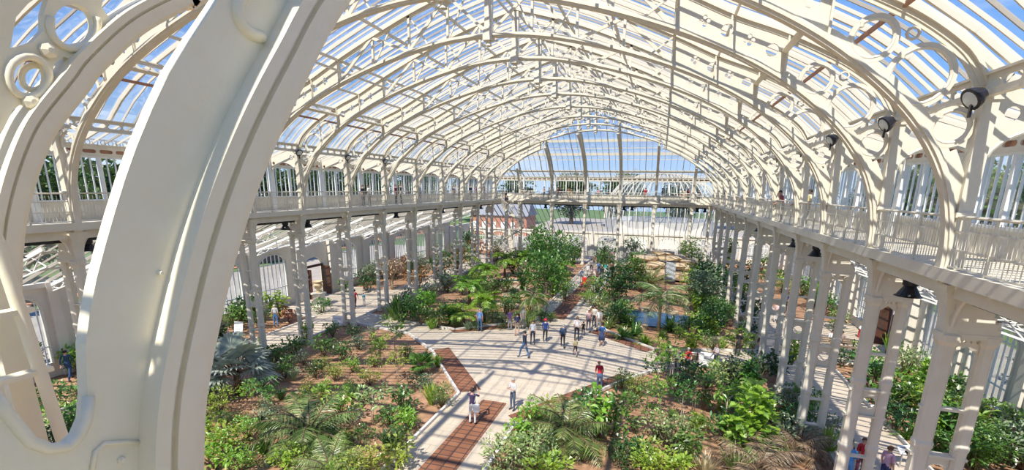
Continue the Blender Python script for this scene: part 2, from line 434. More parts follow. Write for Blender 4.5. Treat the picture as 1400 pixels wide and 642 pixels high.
for oo in (11.7,9.0,7.4,5.0,2.6,0):
    for s in ((1,-1) if oo else (1,)):
        mb=MB(); w=.06 if oo in (11.7,9.0) else .10
        z=ZE(oo)+.02
        e=(13.32-oo)/EK
        mb.bar((CX+s*oo,YN+e*EK/EN,z),(CX+s*oo,YF-e,z),w,.10)
        if oo in (7.4,0): mb.bar((CX+s*oo,ARCH[0],z-.45),(CX+s*oo,ARCH[-1],z-.45),.06,.09)
        props(mb.build('roof_rail',M['barred'] if oo in (11.7,) else M['iron']),'%s longitudinal roof rail %s the ridge line'%(RN[oo],'right of' if s>0 else 'left of') if oo else 'longitudinal ridge rail along the crown of the roof','roof rail')

# roof glazing: bars and glass per bay
def glaze(name, lines, gl, label, wbar=.034, bm='bar'):
    """lines: list of polylines (equal length) ; glass between first and last"""
    r=empty('ceiling',(0,0,0)); props(r,label,None,None,'structure')
    mb=MB()
    for i,ln in enumerate(lines[:-1]):
        big=(i%4==0)
        w,h=(.075,.16) if big else (wbar,.075)
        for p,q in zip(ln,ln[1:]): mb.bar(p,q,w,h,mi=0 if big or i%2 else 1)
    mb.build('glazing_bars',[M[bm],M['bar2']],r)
    g=MB()
    for A,B in zip(lines,lines[1:]):
        n=min(len(A),len(B))
        vs=[p+Vector((0,0,.03)) for p in A[:n]]+[p+Vector((0,0,.03)) for p in B[:n]]
        g.add(vs,[(i,i+1,n+i+1,n+i) for i in range(n-1)])
    g.build('glass',gl,r); return r
def side_line(s,y,n=16,inner=None):
    if y>YF: ost=13.32+(y-YF)
    elif y>54.48: ost=max(0,13.32-EK*(YF-y))
    elif y<YN: ost=13.32+(YN-y)
    elif y<12.29: ost=max(0,13.32-EN*(y-YN))
    else: ost=0
    ost=min(ost,OW+.05)
    top=OW+.1
    return [Vector((CX+s*o,y,ZR(o))) for o in [top+(ost-top)*k/n for k in range(n+1)]]
YALL=[YNW]+[YN]+YS+[YF,YFW]
for s,nm in ((1,'right'),(-1,'left')):
    for a,b in zip(YALL,YALL[1:]):
        k=max(2,round((b-a)/.46)); glaze('c',[side_line(s,a+(b-a)*i/k) for i in range(k+1)],M['rglass'],'glass roof over the %s half of the nave, bay starting %d metres out'%(nm,round(a)))
def end_line(x,far,n=14):
    ost=min(abs(x-CX),OW+.05); top=OW+.1
    def yo(o):
        d=(13.32-o)/EK if o<13.32 else 13.32-o
        return YF-d if far else YN+((13.32-o)/EN if o<13.32 else 13.32-o)
    return [Vector((x,yo(o),ZR(o))) for o in [top+(ost-top)*k/n for k in range(n+1)]]
for far,nm in ((True,'far'),(False,'near')):
    xs=[CX-OW]+EX+[CX+OR,CX+OW]
    xs=sorted(xs)
    for a,b in zip(xs,xs[1:]):
        if b-a<.5: continue
        k=max(2,round((b-a)/.75)); glaze('c',[end_line(a+(b-a)*i/k,far) for i in range(k+1)],M['rglass'],'hipped glass roof of the %s end, strip starting %d metres across'%(nm,round(a-CX+16)))

for oo in (13.25,11.7,10.5,9.0,7.4,5.0,2.6):
    for far in (True,False):
        d=(13.32-oo)/(EK if far else EN); y=YF-d if far else YN+d
        mb=MB(); z=ZE(min(oo,13.25))-.02; big=oo in (13.25,10.5,7.4)
        mb.bar((CX-oo,y,z),(CX+oo,y,z),.10 if big else .05,.30 if big else .08)
        props(mb.build('roof_rail',M['iron']),'%s horizontal roof rail across the %s hipped end'%(RN[oo],'far' if far else 'near'),'roof rail')
# aisle roofs
AZ=5.05; FZ=3.75
for s,nm in ((1,'right'),(-1,'left')):
    for a,b in zip(YALL,YALL[1:]):
        k=max(2,round((b-a)/.6))
        def ln(y):
            zz=AZ
            return [Vector((CX+s*(OW+(OA-OW)*t),y,8.1+(zz-8.1)*t)) for t in (0,.33,.66,1)]
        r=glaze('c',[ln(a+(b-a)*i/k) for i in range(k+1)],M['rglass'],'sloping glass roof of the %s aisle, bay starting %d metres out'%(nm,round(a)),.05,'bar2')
        tr=MB()
        for t in (.25,.6):
            x=CX+s*(OW+(OA-OW)*t); z=8.1+(AZ-8.1)*t-.12
            tr.bar((x,a,z),(x,b,z),.08,.12)
        tr.build('purlin_bar',M['iron'],r)
xs=[CX-OA]+[CX-OW]+EX+[CX+OR,CX+OW]+[CX+OA]
for a,b in zip(xs,xs[1:]):
    k=max(2,round((b-a)/.8))
    def ln(x):
        lim=(abs(x-CX)-OW)/(OA-OW) if abs(x-CX)>OW else 0
        return [Vector((x,YFW+(YFA-YFW)*t,8.1+(FZ-8.1)*t)) for t in [lim+(1-lim)*q/3 for q in range(4)]] if lim<.999 else [Vector((x,YFA,FZ))]*4
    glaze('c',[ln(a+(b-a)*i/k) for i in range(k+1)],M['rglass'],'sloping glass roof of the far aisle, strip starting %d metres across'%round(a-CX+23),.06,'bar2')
# aisle tie trusses (white lattice under aisle roof)
def tie(fn,label):
    mb=MB()
    mb.bar(fn(0,7.6),fn(1,AZ-.25),.09,.16); mb.bar(fn(.0,6.9),fn(1,AZ-.55),.06,.06)
    for i in range(8):
        a,b=i/8,(i+1)/8
        za=lambda t:7.6+(AZ-.25-7.6)*t; zb=lambda t:6.9+(AZ-.55-6.9)*t
        mb.bar(fn(a,za(a)),fn(b,zb(b)),.035,.035); mb.bar(fn(b,za(b)),fn(a,zb(a)),.035,.035)
    props(mb.build('aisle_truss',M['barw']),label,'roof truss','white lattice trusses under the aisle roofs')
for s,nm in ((1,'right'),(-1,'left')):
    for i,y in enumerate(YS[1:]):
        tie(lambda t,z,s=s,y=y:Vector((CX+s*(OW+(OA-OW)*t),y,z)),'white lattice truss under the %s aisle roof, %s'%(nm,'truss %d away from the camera'%(i+1)))

# ------------------------------------------------------------------ gallery: columns, walkway, railing, walls
def column_pair():
    r=empty('column_pair',(0,0,0)); props(r,'x','columns')
    for nm,x in (('inner_column',.26),('outer_column',.98)):
        mb=MB(); w=.16 if nm=='inner_column' else .13
        prof=[(w*1.35,0),(w*1.35,.28),(w*1.1,.36),(w,.45),(w,2.3),(w*1.15,2.36),(w*1.15,2.46),(w,2.52),(w,4.5),(w*1.15,4.56),(w*1.15,4.66),(w,4.72),(w,7.0),(w*1.3,7.1),(w*1.3,7.25),(w,7.3),(w,7.6)]
        for (a,z0),(b,z1) in zip(prof,prof[1:]):
            if z1-z0<1e-6: continue
            c=.75
            v=[]
            for (q,z) in ((a,z0),(b,z1)):
                for (i,j) in ((1,.55),(.55,1),(-.55,1),(-1,.55),(-1,-.55),(-.55,-1),(.55,-1),(1,-.55)): v.append((x+i*q,j*q,z))
            mb.add(v,[(k,(k+1)%8,8+(k+1)%8,8+k) for k in range(8)])
        mb.build(nm,M['iron'],r)
    fn=lambda a,b,t: Vector((a,t,b))
    for z0,z1 in ((.35,1.0),(3.5,4.35)):
        mb=MB(); plate(mb,[(.38,z0),(.88,z0),(.88,z1),(.38,z1)],[circ(.63,(z0+z1)/2,.20,18)],-.025,.025,fn)
        mb.tube([fn(x,z,0) for x,z in circ(.63,(z0+z1)/2,.21,18)],.025,6,close=True)
        for z in (z0,z1): mb.box((.04,-.11,z-.03),(1.13,.11,z+.03))
        mb.build('ring_panel',M['iron'],r)
    for z in (2.1,5.5): mb=MB(); mb.box((.06,-.08,z-.03),(1.12,.08,z+.03)); mb.build('tie_strap',M['iron'],r)
    mb=MB()
    plate(mb,[(.38,6.8),(.63,7.0),(.88,6.8),(.88,7.2),(.38,7.2)],[circ(.46+.115*i,7.1,.03,6) for i in range(4)],-.025,.025,fn); mb.box((.04,-.16,7.18),(1.14,.16,7.3))
    mb.build('head_panel',M['iron'],r)
    mb=MB()
    for k in range(8):
        t=k/8; z0=7.3+1.05*t; z1=7.3+1.05*(t+.125); g=lambda t: .15+.20*t**2.2
        x0,x1=.26-g(t)*1.2,1.08-.5*t; w=g(t)
        mb.box((x0,-w,z0),(x1,w,z1))
    mb.build('capital',M['iron'],r)
    for sy,nm in ((1,'spandrel'),(-1,'spandrel')):
        mb=MB(); fy=lambda a,b,t,sy=sy: Vector((.2+t,sy*a,b))
        pts=circ(1.15,7.45,.95,12,PI,PI/2)
        plate(mb,[(.15,7.45)]+[(p[0],p[1]) for p in pts]+[(1.15,8.5),(.15,8.5)],[circ(.42,8.18,.12,10)],-.02,.02,fy)
        mb.tube([fy(a,b,0) for a,b in pts],.035,6)
        mb.build(nm,M['iron'],r)
    return r
ORN=['nearest','second','third','fourth','fifth','sixth','seventh','eighth','ninth','tenth','eleventh','twelfth','thirteenth','fourteenth']
cp0=column_pair(); first=True
for s,nm in ((1,'right'),(-1,'left')):
    ysel=[y for y in YS if not (s==1 and y<8)]
    for i,y in enumerate(ysel):
        loc=(CX+s*(OR+.1),y,0); rz=0 if s==1 else PI
        lab='twin cream iron columns carrying the %s gallery, %s pair from the camera'%(nm,ORN[i])
        if first: cp0.location=loc; cp0['label']=lab; cp0['group']='twin columns under the galleries'; first=False
        else: dup(cp0,loc,rz,label=lab)
for i,x in enumerate([CX-OR]+EX+[CX+OR]):
    dup(cp0,(x,YF+.1,0),PI/2,label='twin cream iron columns under the far gallery, %s from the left'%['first','second','third','fourth','fifth','sixth','seventh','last'][i])

def walkway(name,label,a,b,fn):
    """fn(u,v,z): u along, v outward from rail line"""
    r=empty(name,fn(a,0,GZ),0,label,'walkway','gallery walkways'); o=Vector(fn(a,0,GZ))
    def bx(nm,u0,u1,v0,v1,z0,z1,m):
        mb=MB(); vs=[fn(u,v,z)-o for z in (z0,z1) for (u,v) in ((u0,v0),(u1,v0),(u1,v1),(u0,v1))]
        mb.add(vs,[(0,3,2,1),(4,5,6,7),(0,1,5,4),(1,2,6,5),(2,3,7,6),(3,0,4,7)]); mb.build(nm,m,r)
    dk=MB(); u=a
    while u<b:
        dk.add([fn(q,v,z)-o for z in (GZ-.05,GZ) for (q,v) in ((u,-.05),(min(b,u+.27),-.05),(min(b,u+.27),2.2),(u,2.2))],[(0,3,2,1),(4,5,6,7),(0,1,5,4),(1,2,6,5),(2,3,7,6),(3,0,4,7)]); u+=.36
    dk.build('deck',M['iron'],r); bx('edge_beam',a,b,-.12,.02,GZ-.22,GZ+.05,M['iron']); bx('lower_beam',a,b,.15,.32,GZ-.55,GZ-.24,M['iron'])
    bx('outer_beam',a,b,1.0,1.12,GZ-.62,GZ-.08,M['iron']); bx('service_pipe',a,b,.55,.68,GZ-.7,GZ-.57,M['gap'])
    mb=MB(); u=a+.8
    while u<b:
        mb.bar(fn(u,0.0,GZ-.12)-o,fn(u,2.2,GZ-.12)-o,.07,.14); u+=1.1
    mb.build('joists',M['iron'],r)
Rf=lambda u,v,z: Vector((CX+OR+v,u,z)); Lf=lambda u,v,z: Vector((CX-OR-v,u,z)); Ff=lambda u,v,z: Vector((u,YF+v,z))
walkway('gallery_walkway','cream iron gallery walkway along the right side of the nave',YNW,YF,Rf)
walkway('gallery_walkway','cream iron gallery walkway along the left side of the nave',YNW,YF,Lf)
walkway('gallery_walkway','cream iron gallery walkway across the far end of the nave',CX-OR-2.2,CX+OR+2.2,Ff)
def railing(label,a,b,fn,group,fine=.115):
    r=empty('gallery_railing',fn(a,0,GZ),0,label,'railing',group); o=fn(a,0,GZ)
    g=lambda u,v,z: fn(u,v,z)-o
    mb=MB(); mb.tube([g(a,0,GZ+1.12),g(b,0,GZ+1.12)],.034,6); mb.build('handrail',M['iron'],r)
    mb=MB()
    for z in (.1,.45,.82): mb.bar(g(a,0,GZ+z),g(b,0,GZ+z),.03,.035)
    mb.build('cross_rails',M['iron'],r)
    n=max(2,round((b-a)/1.15))
    for i in range(n+1):
        mb=MB(); u=a+(b-a)*i/n; mb.bar(g(u,0,GZ),g(u,0,GZ+1.14),.045,.045); mb.build('stanchion',M['iron'],r)
    mb=MB(); n=max(2,round((b-a)/fine))
    for i in range(n+1):
        u=a+(b-a)*i/n; mb.bar(g(u,0,GZ+.08),g(u,0,GZ+1.05),.014,.014)
    mb.build('balusters',M['iron'],r)
for s,nm,fn in ((1,'right',Rf),(-1,'left',Lf)):
    yl=[y for y in YALL if YN<=y<=YF]
    for i,(a,b) in enumerate(zip(yl,yl[1:])):
        railing('cream gallery railing panel on the %s side, bay %d away from the camera'%(nm,i+1),a+.12,b-.12,fn,'railing panels of the galleries')
xl=[CX-OR]+EX+[CX+OR]
for i,(a,b) in enumerate(zip(xl,xl[1:])): 
    if i==0: continue
    railing('cream gallery railing panel across the far end, panel %d counted from the left'%(i+1),a+.1,b-.1,Ff,'railing panels of the galleries')

# gallery outer walls: windows per bay
WN=[0]
def gwindow(fn,a,b,v,label,z0=9.45,z1=11.15,last=False):
    WN[0]+=1; r=empty('window_%d'%WN[0],fn(a,v,GZ),0,label,None,None,'structure'); o=fn(a,v,GZ); g=lambda u,w,z: fn(u,v+w,z)-o
    fr=MB()
    def bx(u0,u1,z0,z1,w0=-.06,w1=.06): 
        vs=[g(u,w,z) for z in (z0,z1) for (u,w) in ((u0,w0),(u1,w0),(u1,w1),(u0,w1))]
        fr.add(vs,[(0,3,2,1),(4,5,6,7),(0,1,5,4),(1,2,6,5),(2,3,7,6),(3,0,4,7)])
    L=b-a; pw=.16
    for u in ((a,b) if last else (a,)): bx(u-pw,u+pw,GZ,11.66,-.12,.08)
    secs=3
    for k in range(1,secs): u=a+L*k/secs; bx(u-.07,u+.07,z0,z1,-.08,.06)
    bx(a,b,z0-.08,z0,-.1,.08); bx(a,b,z1,z1+.1)
    for k in range(secs):
        u0=a+L*k/secs; 
        for j in (1,2,3): bx(u0+L/secs*j/4-.018,u0+L/secs*j/4+.018,z0,z1,-.03,.03)
    fr.build('frame',M['barw'],r)
    gl=MB(); gl.add([g(a,0,z0),g(b,0,z0),g(b,0,z1),g(a,0,z1)],[(0,1,2,3)]); gl.build('pane',M['glass'],r)
    fa=MB(); n=max(3,round(L/.62)); holes=[]
    for i in range(n):
        c=(i+.5)*L/n; q=L/n*.30; rr=.075
        holes.append([(c-q+rr*math.cos(t),11.42+rr*math.sin(t)) for t in [PI/2+PI*k/4 for k in range(5)]]+[(c+q+rr*math.cos(t),11.42+rr*math.sin(t)) for t in [-PI/2+PI*k/4 for k in range(5)]])
    plate(fa,[(0,11.22),(L,11.22),(L,11.66),(0,11.66)],holes,-.08,-.04,lambda p,q,t: g(a+p,t,q))
    fa.build('fascia',M['iron'],r)
    bk=MB(); vs=[g(a,.03,11.22),g(b,.03,11.22),g(b,.03,11.66),g(a,.03,11.66)]; bk.add(vs,[(0,1,2,3)]); bk.build('fascia_backing',M['barred'],r)
    dd=MB()
    vs=[g(u,w,z) for z in (GZ-.05,z0-.08) for (u,w) in ((a,-.03),(b,-.03),(b,.03),(a,.03))]
    dd.add(vs,[(0,3,2,1),(4,5,6,7),(0,1,5,4),(1,2,6,5),(2,3,7,6),(3,0,4,7)])
    for k in range(secs*2):
        u0=a+L*k/(secs*2)+.12; u1=a+L*(k+1)/(secs*2)-.12
        vs=[g(u,w,z) for z in (GZ+.12,z0-.22) for (u,w) in ((u0,-.06),(u1,-.06),(u1,-.03),(u0,-.03))]
        dd.add(vs,[(0,3,2,1),(4,5,6,7),(0,1,5,4),(1,2,6,5),(2,3,7,6),(3,0,4,7)])
    dd.build('dado',M['iron'],r)
    cr_=MB(); n=round(L/.3)
    for i in range(n):
        c=a+(i+.5)*L/n
        cr_.tube([g(c+.1*math.cos(t),-.1,11.78+.1*math.sin(t)) for t in [2*PI*k/8 for k in range(8)]],.018,4,close=True)
    vs=[g(a,-.1,11.9),g(b,-.1,11.9)]; cr_.bar(vs[0],vs[1],.05,.04); cr_.bar(g(a,-.1,11.68),g(b,-.1,11.68),.08,.04)
    cr_.build('cresting',M['iron'],r)
for s,nm,fn in ((1,'right',Rf),(-1,'left',Lf)):
    for i,(a,b) in enumerate(zip(YALL,YALL[1:])): 
        gwindow(fn,a,b,2.2,'gallery window of the %s side, bay %d'%(nm,i),last=(b==YFW))
xw=[CX-OW]+EX+[CX+OW]
for i,(a,b) in enumerate(zip(xw,xw[1:])): gwindow(Ff,a,b,2.2,'gallery window across the far end, bay %d'%i)
Nf=lambda u,v,z: Vector((u,YN-v,z))
for i,(a,b) in enumerate(zip(xw,xw[1:])): gwindow(Nf,a,b,2.2,'gallery window of the near end behind the viewer, bay %d'%i)

# aisle outer walls with arched windows
def awindow(fn,a,b,zt,label,last=False,door=False):
    WN[0]+=1; L=b-a; r=empty('window_%d'%WN[0],fn(a,0,0),0,label,None,None,'structure'); o=fn(a,0,0); g=lambda u,w,z: fn(u,w,z)-o
    w=min(1.5,L*.36); c=L/2; zs=zt-1.35; sill=.75
    arch=lambda w,top: [(c-w,sill if not door else .02),(c+w,sill if not door else .02),(c+w,zs)]+[(c+w*math.cos(t),zs+top*math.sin(t)) for t in [PI*k/12 for k in range(1,12)]]+[(c-w,zs)]
    wl=MB(); plate(wl,[(0,0),(L,0),(L,zt),(0,zt)],[arch(w,.85)],-.15,.15,lambda p,q,t: g(a+p,t,q)); wl.build('masonry',M['stone'],r)
    tr=MB(); pts=arch(w,.85); tr.tube([g(a+p,-.16,q) for p,q in pts],.06,6,close=True)
    for u in ((a,b) if last else (a,)):
        vs=[g(u+i,w_,z) for z in (0,zt) for (i,w_) in ((-.25,-.32),(.25,-.32),(.25,0),(-.25,0))]; tr.add(vs,[(0,3,2,1),(4,5,6,7),(0,1,5,4),(1,2,6,5),(2,3,7,6),(3,0,4,7)])
    vs=[g(u,w_,z) for z in (zt-.22,zt+.02) for (u,w_) in ((a,-.28),(b,-.28),(b,0),(a,0))]; tr.add(vs,[(0,3,2,1),(4,5,6,7),(0,1,5,4),(1,2,6,5),(2,3,7,6),(3,0,4,7)])
    tr.build('pilaster_trim',M['stone'],r)
    fr=MB()
    for k in range(-3,4):
        uu=c+w*k/3.5; top=zs+.85*math.sqrt(max(0,1-((uu-c)/w)**2)); fr.bar(g(a+uu,0,sill if not door else 0),g(a+uu,0,top),.05 if k%2 else .09,.05)
    for z in (sill+.9,zs): fr.bar(g(a+c-w,0,z),g(a+c+w,0,z),.06,.06)
    fr.build('mullions',M['barw'],r)
    gl=MB(); pl=arch(w,.85); gl.add([g(a+p,.02,q) for p,q in pl],[tuple(range(len(pl)))]); gl.build('pane',M['glass'],r)
AR=lambda u,w,z: Vector((CX+OA+w,u,z)); AL=lambda u,w,z: Vector((CX-OA-w,u,z)); AF=lambda u,w,z: Vector((u,YFA+w,z))
ay=[y for y in YALL]+[YFA]; ay.remove(YF)
for s,nm,fn in ((1,'right',AR),(-1,'left',AL)):
    for i,(a,b) in enumerate(zip(ay,ay[1:])):
        if abs(a-33.62)<.1: continue
        awindow(fn,a,b,AZ if b<70 else FZ+.6,'arched ground floor window of the %s aisle, bay %d'%(nm,i))
ax=[CX-OA,CX-OA+3.6,CX-OA+7.2]+EX+[CX+OW,CX+OW+3.6,CX+OA]
ax=sorted(set(round(x,2) for x in ax))
for i,(a,b) in enumerate(zip(ax,ax[1:])):
    if b-a<1: continue
    dr=(a<-7.2<b)
    awindow(AF,a,b,FZ,'arched ground floor window in the far wall, bay %d'%i,door=dr)
# ------------------------------------------------------------------ ground
def poly(name, pts, z, m, label=None, kind='structure', thick=.0, parent=None):
    mb=MB(); n=len(pts)
    if thick:
        mb.v=[(x,y,z-thick) for x,y in pts]+[(x,y,z) for x,y in pts]
        mb.f=[tuple(range(n))[::-1],tuple(range(n,2*n))]+[(i,(i+1)%n,n+(i+1)%n,n+i) for i in range(n)]; mb.m=[0]*len(mb.f)
    else: mb.v=[(x,y,z) for x,y in pts]; mb.f=[tuple(range(n))]; mb.m=[0]
    o=mb.build(name,m,parent); props(o,label,None,None,kind if parent is None else None); return o
X0,X1=CX-OA,CX+OA
g=MB(); nx,ny=90,110
for j in range(ny+1):
    for i in range(nx+1):
        x=X0+(X1-X0)*i/nx; y=-6+(YFA+6)*j/ny
        g.v.append((x,y,.035*math.sin(x*1.3+y*.7)*math.cos(y*.9-x*.5)-.03))
for j in range(ny):
    for i in range(nx): g.f.append((j*(nx+1)+i,j*(nx+1)+i+1,(j+1)*(nx+1)+i+1,(j+1)*(nx+1)+i)); g.m.append(0)
props(g.build('floor',M['soil'],smooth=True),'brown bare soil of the planting beds',None,None,'structure')
path=[(-8.9,-5),(-8.9,20.4),(-13.2,25.8),(-16.3,28.5),(-22.2,29.6),(-22.2,-5),(-25.2,-5),(-25.2,30.0),(-30.2,30.0),(-30.2,41),(-25.2,41),(-25.2,66.5),(-29,66.5),(-29,70),(-22.2,70),(-22.2,32.1),
      (-17.6,31.1),(-13.6,30.5),(-10.75,33.1),(-8.9,37.5),(-8.9,67),(-20,67),(-20,YFA-.2),(6,YFA-.2),(6,67),(-5.2,67),(-5.2,38.4),(-3,33.9),(.4,30.8),(5,32.3),(7.3,33),(7.3,66),(10.5,66),(10.5,43),(15.3,43),(15.3,32.2),(10.5,32.2),(10.5,-5),(7.3,-5),(7.3,30.3),(5,30.0),(.2,26.7),(-1,25.1),(-5.4,18),(-5.4,-5)]
poly('floor',path,.04,M['pave'],'pale paved walks crossing in the middle of the planting',thick=.12)
poly('floor',[(7.3,4),(10.5,4),(10.5,30),(7.3,30)],.052,M['deck'],'pale paving of the right aisle walk with shadow stripes painted in')
def strip_(label,pts): 
    o=poly('floor_grating',pts,.06,M['rust'],None,None); props(o,label,'floor grating','rust red floor gratings')
strip_('rust red floor grating leading towards the camera down the near walk',[(-8,3),(-6.5,3),(-6.35,20.2),(-7.6,20.2)])
strip_('long rust red floor grating running up the far walk to the door',[(-8,36),(-6.6,36),(-6.4,60),(-7.5,60)])
strip_('rust red grating along the kerb at the near left corner of the crossing',[(-9.0,20.6),(-8.1,21.3),(-12.4,26.8),(-13.1,26.0)])
strip_('rust red grating along the kerb at the far left corner of the crossing',[(-14.6,30.9),(-13.4,29.9),(-9.6,32.6),(-10.3,33.5)])
strip_('rust red grating along the kerb at the far right corner of the crossing',[(-3.6,34.2),(-4.3,33.4),(-.2,30.2),(.4,30.9)])
strip_('rust red grating along the kerb at the near right corner of the crossing',[(-5.2,18.4),(-5.9,19.0),(-1.5,25.8),(-.7,25.4)])
def kerb(label,pts,w=.12,h=.17):
    mb=MB()
    for (a,b) in zip(pts,pts[1:]): mb.bar((a[0],a[1],h/2),(b[0],b[1],h/2),w,h)
    props(mb.build('kerb',M['kerb']),label,'kerb')
kerb('pale kerb around the near left planting bed',[(-8.95,0),(-8.95,20.4),(-13.2,25.85),(-16.3,28.5),(-22.1,29.6),(-22.1,0)])
kerb('pale kerb around the far left planting bed',[(-22.1,64),(-22.1,32.1),(-17.6,31.1),(-13.6,30.5),(-10.75,33.1),(-8.95,37.5),(-8.95,66)])
kerb('pale kerb around the far right planting bed',[(-5.15,66),(-5.15,38.4),(-3,33.9),(.4,30.8),(5,32.3),(7.25,33),(7.25,65)])
kerb('pale kerb around the near right planting bed',[(7.25,2),(7.25,30.3),(5,30.0),(.2,26.7),(-1,25.1),(-5.35,18),(-5.35,0)])
kerb('pale kerb of the bed under the right aisle windows',[(10.55,2),(10.55,32.1),(15,32.1)])
kerb('pale kerb of the bed under the left aisle windows',[(-25.25,2),(-25.25,29.9),(-30,29.9)])

# aisle door vestibules (right and left) and far door
def vestibule(s,nm):
    x=CX+s*OA; r=empty('entrance_porch',(x,36.1,0),0,'white panelled entrance porch with dark wooden doors in the %s aisle wall'%nm,'porch')
    def bx(name,a,b,m): mb=MB(); mb.box((min(a[0]*s,b[0]*s),a[1],a[2]),(max(a[0]*s,b[0]*s),b[1],b[2]),m=0) if False else mb.box((min(a[0]*s,b[0]*s),a[1],a[2]),(max(a[0]*s,b[0]*s),b[1],b[2])); mb.build(name,m,r)
    fn=lambda a,b,t: Vector((t,a,b))
    mb=MB(); plate(mb,[(-2.5,0),(2.6,0),(2.6,AZ),(-2.5,AZ)],[[(-1.35,.03),(1.35,.03),(1.35,2.9)]+[(1.35*math.cos(t),2.9+.8*math.sin(t)) for t in [PI*k/10 for k in range(1,10)]]+[(-1.35,2.9)]],-.2,.2,fn); mb.build('porch_wall',M['stone'],r)
    for sy in (-1,1):
        bx('pier',(-.55,sy*2.2-.28,0),(-.2,sy*2.2+.28,AZ),M['stone'])
        d=MB(); y0,y1=(sy*1.25,sy*.35) if False else (sy*1.32,sy*.95)
        d.box((-.9*s if s>0 else 0,min(y0,y0-sy*.08),.05),(0 if s>0 else .9,max(y0,y0-sy*.08),2.75)); 
        dr=d.build('door_leaf',M['wood'],r)
        q=MB(); q.box((-.75 if s>0 else .15,min(y0-sy*.1,y0+sy*.0)-.01,1.1),(-.15 if s>0 else .75,max(y0-sy*.1,y0)+.01,2.5)); q.build('door_glass',M['glass'],dr)
    bx('transom',(-.1,-1.35,2.75),(.1,1.35,2.95),M['wood'])
    for sy in (-1,1): bx('frame_post',(-.1,sy*1.35-.06,0),(.1,sy*1.35+.06,2.9),M['wood'])
vestibule(1,'right'); vestibule(-1,'left')
# sign over the far door
mb=MB(); mb.box((-7.9,YFA-.35,2.55),(-6.1,YFA-.28,2.85)); s_=mb.build('door_sign',M['darkboard']); props(s_,'dark sign board over the far entrance door','sign')
mb=MB(); mb.box((-7.55,YFA-.37,2.66),(-6.45,YFA-.35,2.74)); mb.build('white_lettering_strip',M['white'],s_)

# ------------------------------------------------------------------ outside
o=poly('ground',[(-160,-60),(130,-60),(130,240),(-160,240)],-.12,M['lawn'],None,None); props(o,'green lawns around the glasshouse',None,None,'structure')
poly('floor',[(-48,-20),(-32,-20),(-32,75),(-48,75)],-.06,M['gravel'],'pale gravel terrace outside the left windows')
poly('floor',[(-60,-20),(-50,-20),(-50,120),(-60,120)],-.05,M['terr'],'red earth strip beyond the left terrace')
poly('floor',[(15.8,-20),(24,-20),(24,75),(15.8,75)],-.06,M['gravel'],'pale gravel terrace outside the right windows')
poly('floor',[(-34,75),(24,75),(24,170),(-34,170)],-.06,M['gravel'],'pale gravel terrace outside the far wall')
# glass pavilion beyond the far end
r=empty('glass_pavilion',(0,98,0),0,'glass roofed octagonal pavilion beyond the far gallery windows','pavilion')
mb=MB(); R1=10.5
mb.lathe([(R1,0),(R1,4.6)],8); mb.build('masonry',M['stone'],r)
mb=MB(); mb.lathe([(R1+.2,4.6),(R1,8.2),(8.2,11.0),(4.5,12.8),(.3,13.2)],24,c=(0,0,0)); mb.build('glass_roof',M['rglass'],r)
mb=MB()
for k in range(48):
    t=2*PI*k/48
    for (a,b) in (((R1+.2,4.6),(R1,8.2)),((R1,8.2),(8.2,11.0)),((8.2,11.0),(4.5,12.8)),((4.5,12.8),(.3,13.2))):
        mb.bar((a[0]*math.cos(t),a[0]*math.sin(t),a[1]+.05),(b[0]*math.cos(t),b[0]*math.sin(t),b[1]+.05),.12,.12)
mb.build('roof_bars',M['bar'],r)
# brick house far left
def house(x,y,w,d,h,label):
    r=empty('brick_house',(x,y,0),0,label,'house')
    mb=MB(); mb.box((-w/2,-d/2,-.1),(w/2,d/2,h)); mb.build('brick_wall',M['brick'],r)
    mb=MB(); mb.v=[(-w/2-.4,-d/2-.4,h),(w/2+.4,-d/2-.4,h),(w/2+.4,d/2+.4,h),(-w/2-.4,d/2+.4,h),(-w/2,0,h+3),(w/2,0,h+3)]; mb.f=[(0,1,5,4),(2,3,4,5),(1,2,5),(3,0,4),(0,3,2,1)]; mb.m=[0]*5; mb.build('slate_roof',M['slate'],r)
    for i in range(int(w//2.2)):
        for z in (1.2,4.0):
            if z+1.6>h: continue
            f=MB(); u=-w/2+1.1+i*2.2; f.box((u-.5,-d/2-.06,z),(u+.5,-d/2-.01,z+1.6)); f.bar((u,-d/2-.08,z),(u,-d/2-.08,z+1.6),.08,.05); f.bar((u-.5,-d/2-.08,z+.8),(u+.5,-d/2-.08,z+.8),.08,.05); f.build('sash_window',M['white'],r)
house(-34,104,13,8,4.2,'red brick house seen through the far left windows')

# ------------------------------------------------------------------ foliage kit
def rv(): 
    while True:
        v=Vector((random.uniform(-1,1),random.uniform(-1,1),random.uniform(-1,1)))
        if .05<v.length<1: return v
def leaf(mb,p,d,l,w,droop=.2):
    d=d.normalized(); sd=d.cross(Vector((0,0,1)))
    sd=sd.normalized() if sd.length>.05 else Vector((1,0,0))
    sd=(sd+rv()*.35).normalized()
    m=p+d*l*.5; t=p+d*l-Vector((0,0,l*droop))
    mb.add([p,m+sd*w/2,t,m-sd*w/2],[(0,1,2,3)])
def blob(mb,c,R,n,l,w,up=.5,shell=.55):
    for _ in range(n):
        v=rv(); 
        if v.length<shell: v=v.normalized()*random.uniform(shell,1)
        p=Vector((c[0]+v.x*R[0],c[1]+v.y*R[1],c[2]+v.z*R[2]))
        d=v+Vector((0,0,up))+rv()*.6
        leaf(mb,p,d,l*random.uniform(.7,1.3),w*random.uniform(.7,1.3),random.uniform(0,.5))
def stem(mb,p,q,r0,r1,k=4,wob=.06):
    p=Vector(p); q=Vector(q); pts=[p.lerp(q,i/k)+(rv()*wob*(q-p).length if 0<i<k else Vector()) for i in range(k+1)]
    mb.tube(pts,[r0+(r1-r0)*i/k for i in range(k+1)],5); return pts
